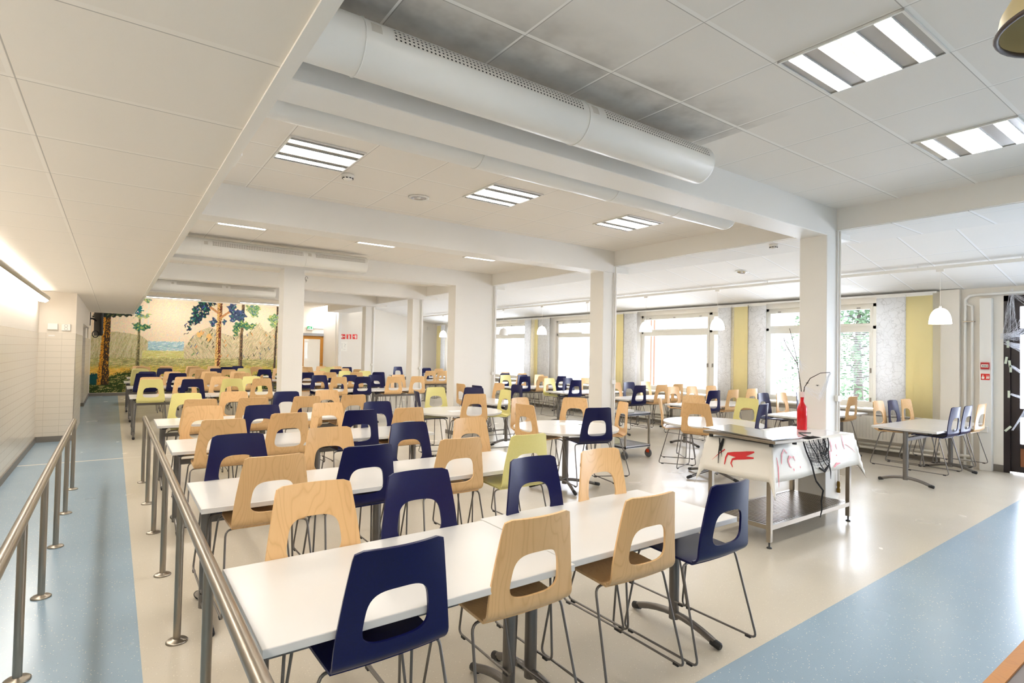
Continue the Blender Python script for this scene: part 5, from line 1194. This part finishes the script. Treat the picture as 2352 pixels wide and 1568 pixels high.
# cloth
FL = .13; DR = .30
def drape(dx, dy):
    d = math.hypot(dx, dy)
    return FL*d, -math.sqrt(max(0, 1-FL*FL))*d
CLOTH = mat('white_tablecloth', srgb(238, 234, 226), .45, spec=.4); BLOOD = mat('red_paint', srgb(206, 16, 30), .3)
bm = bmesh.new(); us = [-DR*k/6 for k in range(6, 0, -1)]+[i/18 for i in range(19)]+[1+DR*k/6 for k in range(1, 7)]; vs_ = [-DR*k/6 for k in range(6, 0, -1)]+[i/9 for i in range(10)]+[1+DR*k/6 for k in range(1, 7)]
WX, WY = X1-X0, Y1-Y0
def cp(a, c):
    x = X0+min(max(a, 0), 1)*WX; y = Y0+min(max(c, 0), 1)*WY
    dx = a if a < 0 else (a-1 if a > 1 else 0); dy = c if c < 0 else (c-1 if c > 1 else 0)
    d = math.hypot(dx, dy); z = ZS
    if d > 1e-6:
        fl = FL*d*(1+.25*math.sin((x+y)*9))*(1+1.3*min(abs(dx), abs(dy))/max(abs(dx), abs(dy))); ux, uy = dx/d, dy/d
        x += ux*fl+(-.005 if dx < 0 else .005 if dx > 0 else 0); y += uy*fl+(-.005 if dy < 0 else .005 if dy > 0 else 0)
        z -= math.sqrt(1-FL*FL)*d*(1 if not (dx and dy) else 1.02)
        if dx and dy:   # folds of the hanging corner
            fd = abs(abs(dx)-abs(dy))/d; x -= ux*.05*fd*d/.4*0; 
    return Vector((x, y, z))
g = [[bm.verts.new(cp(a, c)) for a in us] for c in vs_]
for j in range(len(vs_)-1):
    for i in range(len(us)-1): bm.faces.new((g[j][i], g[j][i+1], g[j+1][i+1], g[j+1][i]))
me = bpy.data.meshes.new('tablecloth'); bm.to_mesh(me); bm.free()
for p in me.polygons: p.use_smooth = True
me.materials.append(CLOTH); cl = bpy.data.objects.new('tablecloth', me); C.objects.link(cl); md = cl.modifiers.new('thickness', 'SOLIDIFY'); md.thickness = .0016; md.offset = 1
tag(cl, 'white tablecloth splattered with red paint, draped over the steel serving table', 'tablecloth')
# splatters lie on the hanging sides; u along the edge in metres, d down the cloth
def onside(side, u, d):
    o_ = .0045+.001
    fl = FL*d
    if side == 'left': return (X0-.005-fl*(1+.25*math.sin((X0+u)*9))-o_, u, ZS-math.sqrt(1-FL*FL)*d)
    return (u, Y0-.005-fl*(1+.25*math.sin((u+Y0)*9))-o_, ZS-math.sqrt(1-FL*FL)*d)
mb = MB()
def stroke(side, pts, w_):
    n = len(pts); ww = w_ if isinstance(w_, list) else [w_]*n
    L_, R_ = [], []
    for i, (u, d) in enumerate(pts):
        a = pts[max(i-1, 0)]; b_ = pts[min(i+1, n-1)]; tx, ty = b_[0]-a[0], b_[1]-a[1]; q = math.hypot(tx, ty) or 1
        L_.append(onside(side, u-ty/q*ww[i], d+tx/q*ww[i])); R_.append(onside(side, u+ty/q*ww[i], d-tx/q*ww[i]))
    for i in range(n-1): mb.quad(L_[i], L_[i+1], R_[i+1], R_[i])
def blob(side, u, d, ru, rd, n=12): mb.poly([onside(side, u+ru*math.cos(2*PI*k/n)*(1+.2*math.sin(k*2.3)), d+rd*math.sin(2*PI*k/n)*(1+.2*math.cos(k*1.7))) for k in range(n)])
# left side (u = y): the running splash
stroke('left', [(2.60, .075), (2.66, .095), (2.72, .12), (2.78, .12), (2.84, .125), (2.855, .16), (2.862, .22)], [.006, .018, .03, .02, .010, .007, .004])
stroke('left', [(2.60, .125), (2.68, .135), (2.74, .14)], [.006, .014, .02]); stroke('left', [(2.72, .14), (2.79, .165), (2.80, .20), (2.78, .23)], [.014, .008, .006, .003])
stroke('left', [(2.88, .10), (2.93, .14), (2.99, .20)], [.005, .003, .001]); blob('left', 2.876, .095, .006, .006)
# front side (u = x): drips and smears
stroke('front', [(4.50, .16), (4.52, .08), (4.56, .045), (4.60, .08)], [.003, .009, .008, .004]); stroke('front', [(4.60, .14), (4.63, .11), (4.67, .12)], [.010, .012, .004]); stroke('front', [(4.60, .14), (4.62, .19), (4.64, .2)], [.008, .005, .002]); stroke('front', [(4.69, .11), (4.71, .15)], [.006, .003]); blob('front', 4.67, .22, .006, .012); blob('front', 4.78, .21, .005, .010)
stroke('front', [(5.36, .02), (5.37, .08), (5.36, .13)], [.004, .012, .006]); stroke('front', [(5.60, .0), (5.61, .08), (5.63, .13)], [.005, .008, .004]); stroke('front', [(5.46, .07), (5.47, .12)], [.007, .003]); stroke('front', [(5.66, .09), (5.72, .11), (5.80, .15), (5.84, .18)], [.003, .002, .002, .001]); stroke('front', [(5.33, .12), (5.32, .2)], [.008, .003]); stroke('front', [(5.36, .27), (5.42, .245), (5.50, .245)], [.006, .012, .003]); blob('front', 5.44, .17, .008, .006)
stroke('front', [(4.44, .10), (4.45, .18), (4.44, .28), (4.43, .34)], [.003, .006, .004, .001])
sp = mb.build('red_splatter', BLOOD, cl)
# black gauze hung over the front edge, and a small piece at the far left
random.seed(4); GZ = mat('black_gauze', (.012, .011, .013, 1), .8)
mb = MB()
def fpt(u, d, lift=.012):
    x, y, z = onside('front', u, max(d, 0)); return Vector((x, y-lift, z))
for a, b_, dd, k in ((4.86, 5.03, .36, .010), (4.96, 5.16, .26, .006), (5.04, 5.22, .24, .005), (5.12, 5.25, .2, .005), (5.30, 5.26, .22, .008), (5.22, 5.27, .12, .007)):
    mb.tube([fpt(a+(b_-a)*f+.008*math.sin(f*9+a*7), dd*f, .014) for f in [i/8 for i in range(9)]], k*.7, 5)
for k in range(46):
    u = random.uniform(4.87, 5.30); e_ = 5.03+(5.26-5.03)*(u-4.87)/.43+random.uniform(-.05, .04); dd = random.uniform(.10, .26)
    mb.tube([fpt(u+(e_-u)*f*.8+random.uniform(-.006, .006), dd*f, .010) for f in (0, .3, .6, 1)], .0012, 3, caps=False)
for k in range(26):
    d0 = random.uniform(.01, .2); u0 = 4.87+.55*d0; mb.tube([fpt(u0+(5.29-u0)*f, d0+.02*math.sin(f*PI)+random.uniform(-.01, .01)+.03*f*(1-f), .010) for f in (0, .25, .5, .75, 1)], .0011, 3, caps=False)
mb.tube([fpt(5.03, .36), Vector((5.06, 2.36, .42)), Vector((5.05, 2.37, .33)), Vector((5.06, 2.37, .25)), Vector((5.03, 2.37, .19))], [.009, .008, .007, .006, .004], 6)
mb.tube([fpt(5.26, .22), fpt(5.27, .3, .012), fpt(5.255, .36, .012)], [.007, .005, .002], 5); mb.tube([fpt(5.10, .25), fpt(5.18, .285), fpt(5.26, .24)], [.008, .013, .008], 6); mb.tube([fpt(5.16, .12), fpt(5.22, .14), fpt(5.28, .09)], [.006, .010, .006], 6)
for k in range(12): mb.tube([(5.0+.02*k, 2.455, ZS+.006), (4.98+.025*k, 2.55, ZS+.006)], .002, 3)
mb.tube([(5.13, 2.47, ZS+.008), (5.20, 2.60, ZS+.006), (5.34, 2.72, ZS+.008), (5.45, 2.66, ZS+.006)], .005, 5)
tag(mb.build('black_gauze', GZ), 'torn black gauze hanging from the front edge of the serving table', 'gauze', 'black gauze decorations')
mb = MB()
def lpt(u, d): 
    x, y, z = onside('left', u, d); return Vector((x-.008, y, z))
mb.tube([lpt(2.93, .0), lpt(2.92, .06), lpt(2.925, .13), lpt(2.92, .22)], [.005, .006, .005, .003], 5); mb.tube([lpt(2.89, .0), lpt(2.905, .06), lpt(2.91, .11)], [.008, .016, .008], 6); mb.tube([lpt(2.905, .1), lpt(2.89, .16)], [.005, .001], 5)
tag(mb.build('black_gauze', GZ), 'small strip of black gauze hanging at the left rear of the serving table', 'gauze', 'black gauze decorations')
# flat steel warming tray lying near the left end, lid slightly raised
e = empty('warming_tray', (4.50, 2.70, ZS), R(-6), 'flat rectangular steel warming tray lying at the left end of the serving table', 'tray')
mb = MB(); mb.rbox(-.19, -.36, .030, .19, .36, .055, .004); mb.build('tray_body', M['steel'], e)
mb = MB(); mb.add([(-.20, -.34, .060), (.19, -.34, .062), (.17, .35, .085), (-.20, .35, .075), (-.20, -.34, .066), (.19, -.34, .068), (.17, .35, .091), (-.20, .35, .081)], [(0,3,2,1), (4,5,6,7), (0,1,5,4), (1,2,6,5), (2,3,7,6), (3,0,4,7)]); mb.build('tray_lid', mat('polished_steel', srgb(205, 205, 206), .12, 1), e)
for x in (-.15, .15):
    for y in (-.3, .3):
        mb = MB(); mb.lathe([(0, .0), (.018, .0), (.018, .030), (0, .030)], (x, y, .002), 12); mb.build('foot', M['black'], e)
mb = MB(); mb.box(4.66, 2.50, ZS+.001, 5.84, 3.05, ZS+.003); m = mat('clear_plastic_sheet', srgb(236, 236, 238), .05, spec=.6); tag(mb.build('plastic_sheet', m), 'glossy plastic sheet covering the right half of the serving table top', 'sheet')
# red bottle with twigs, cobweb fibre and little black spiders
bx_, by_ = 5.64, 2.84; e = empty('red_bottle', (bx_, by_, ZS+.004), 0, 'red glass bottle standing at the right rear of the serving table', 'bottle')
mb = MB(); mb.lathe([(0, 0), (.043, 0), (.046, .006), (.046, .205), (.040, .235), (.022, .262), (.017, .285), (.017, .355), (.019, .357), (.019, .368), (.014, .368)], n=28)
m = mat('red_glass', srgb(226, 8, 22), .06, spec=.6); t, n, l, b = nt(m); b.inputs['Transmission Weight'].default_value = .35; b.inputs['IOR'].default_value = 1.45; mb.build('glass', m, e)
mb = MB(); mb.lathe([(.021, .325), (.023, .335), (.021, .376), (.013, .380)], n=16); mb.build('wrapped_neck', mat('pinkish_tape', srgb(226, 196, 190), .6), e)
TW = mat('dark_twig', srgb(52, 38, 34), .8); tg = empty('twig_arrangement', (bx_, by_, ZS+.3), 0, 'dark bare twigs with cobweb fibre and toy spiders standing in the red bottle', 'twigs')
def dirv(px, py): # a point in the twig plane (metres right and up)
    return Vector((px*.52, -px*.85, py))
tw = [[(0, 0), (-.012, .12), (-.05, .40), (-.09, .60), (-.12, .72)], [(-.045, .36), (-.09, .44), (-.15, .55), (-.175, .63)], [(.006, .02), (.02, .13), (.07, .22), (.16, .275), (.245, .285)]]
mb = MB()
for P in tw: mb.tube([dirv(*q) for q in P], [.0048-.0028*i/len(P) for i in range(len(P))], 5)
mb.build('twig', TW, tg)
mb = MB()
for (a, b_, n_, s_) in (((-.175, .60), (-.12, .30), 14, .03), ((-.12, .30), (-.03, .16), 14, .03), ((.02, .13), (.15, .05), 18, .05), ((.245, .28), (.15, .02), 22, .03), ((-.03, .40), (.02, .3), 20, .04), ((-.17, .62), (-.06, .5), 10, .03)): strands(mb, dirv(*a), dirv(*b_), n_, s_, .0007)
mb.build('cobweb_fibre', WEB, tg)
mb = MB()
for (px, py) in ((-.155, .50), (-.085, .32), (.045, .17), (.135, .15), (.0, .06)):
    c = dirv(px, py); mb.lathe([(0, -.006), (.006, 0), (0, .007)], c, 8)
    for k in range(6): a = k*PI/3; mb.tube([c, c+Vector((.010*math.cos(a), .010*math.sin(a), .008)), c+Vector((.018*math.cos(a), .018*math.sin(a), -.002))], .0009, 3)
mb.build('toy_spider', M['black'], tg)

# ---------------------------------------------------------------- trolley beside the second column
e = empty('serving_trolley', (6.27, 5.78, 0), 0, 'steel trolley with two shelves and castors beside the second column', 'trolley')
TW_, TD = .56, .80
for z in (.17, .66):
    mb = MB(); mb.box(0, 0, z, TW_, TD, z+.012); mb.box(0, 0, z-.012, TW_, .012, z+.03); mb.box(0, TD-.012, z-.012, TW_, TD, z+.03); mb.box(0, 0, z-.012, .012, TD, z+.03); mb.box(TW_-.012, 0, z-.012, TW_, TD, z+.03); mb.build('shelf', mat('trolley_steel', srgb(198, 200, 206), .25, .9) if z < .2 else C.objects['shelf'].data.materials[0], e)
for x in (.015, TW_-.015):
    for y in (.015, TD-.015):
        mb = MB(); mb.rbox(x-.014, y-.014, .12, x+.014, y+.014, .68, .003); mb.build('post', M['steel'], e)
        mb = MB(); yy = y; mb.tube([(x-.012, yy+.055*math.cos(2*PI*k/20), .062+.055*math.sin(2*PI*k/20)) for k in range(20)], .013, 6, closed=True); mb.cyl((x-.02, yy, .062), (x, yy, .062), .045, 16); cs = mb.build('castor', mat('grey_castor', srgb(90, 92, 96), .6), e)
        mb = MB(); mb.box(x-.03, yy-.025, .07, x+.008, yy+.03, .12); mb.build('castor_fork', mat('brake_orange', srgb(230, 80, 30), .4) if (x > .3 and y < .3) else M['steel'], cs)
mb = MB(); mb.rbox(-.09, -.06, 0, .09, .06, .05, .01); tag(mb.build('white_tub', M['plastic'], None, (6.55, 6.0, .673)), 'white shallow plastic tub on the top shelf of the trolley', 'tub')
mb = MB(); mb.rbox(-.1, -.08, 0, .1, .08, .16, .004); tag(mb.build('carton', mat('cream_carton', srgb(228, 220, 180), .6), None, (6.42, 6.2, .183)), 'cream carton on the lower shelf of the trolley', 'carton')

# ---------------------------------------------------------------- things at the edge of the picture
EDGE = wood('oiled_edge', srgb(176, 116, 36), srgb(140, 86, 24), srgb(160, 104, 30), .4)
e = empty('counter', (1.45, -.5, 0), 0, 'counter corner with an orange-brown wooden edge at the bottom right of the picture', 'counter')
mb = MB(); mb.box(0, 0, .775, 1.8, .885, .815); mb.build('countertop', mat('grey_counter', srgb(120, 112, 112), .5), e)
mb = MB(); mb.box(-.01, .885, .77, 1.8, .915, .82); mb.build('wooden_edge', EDGE, e)
mb = MB(); mb.box(.05, .0, 0, 1.8, .80, .775); mb.build('cabinet', mat('dark_cabinet', srgb(70, 64, 64), .6), e)
e = empty('ceiling_lampshade', (2.35, .33, 2.60), 0, 'beige lampshade with a dark rim cut off by the top right corner', 'pendant lamp')
mb = MB(); mb.lathe([(.22, 0), (.21, .06), (.16, .15), (.06, .20), (0, .21)], n=40); mb.build('shade', mat('beige_shade', srgb(186, 170, 126), .5), e)
mb = MB(); mb.tube([(.22*math.cos(2*PI*k/40), .22*math.sin(2*PI*k/40), 0) for k in range(40)], .008, 6, closed=True); mb.build('rim', mat('dark_rim', srgb(70, 56, 50), .5), e)
mb = MB(); mb.cyl((0, 0, .2), (0, 0, CEIL-2.6), .006, 6); mb.build('cord', M['plastic'], e)
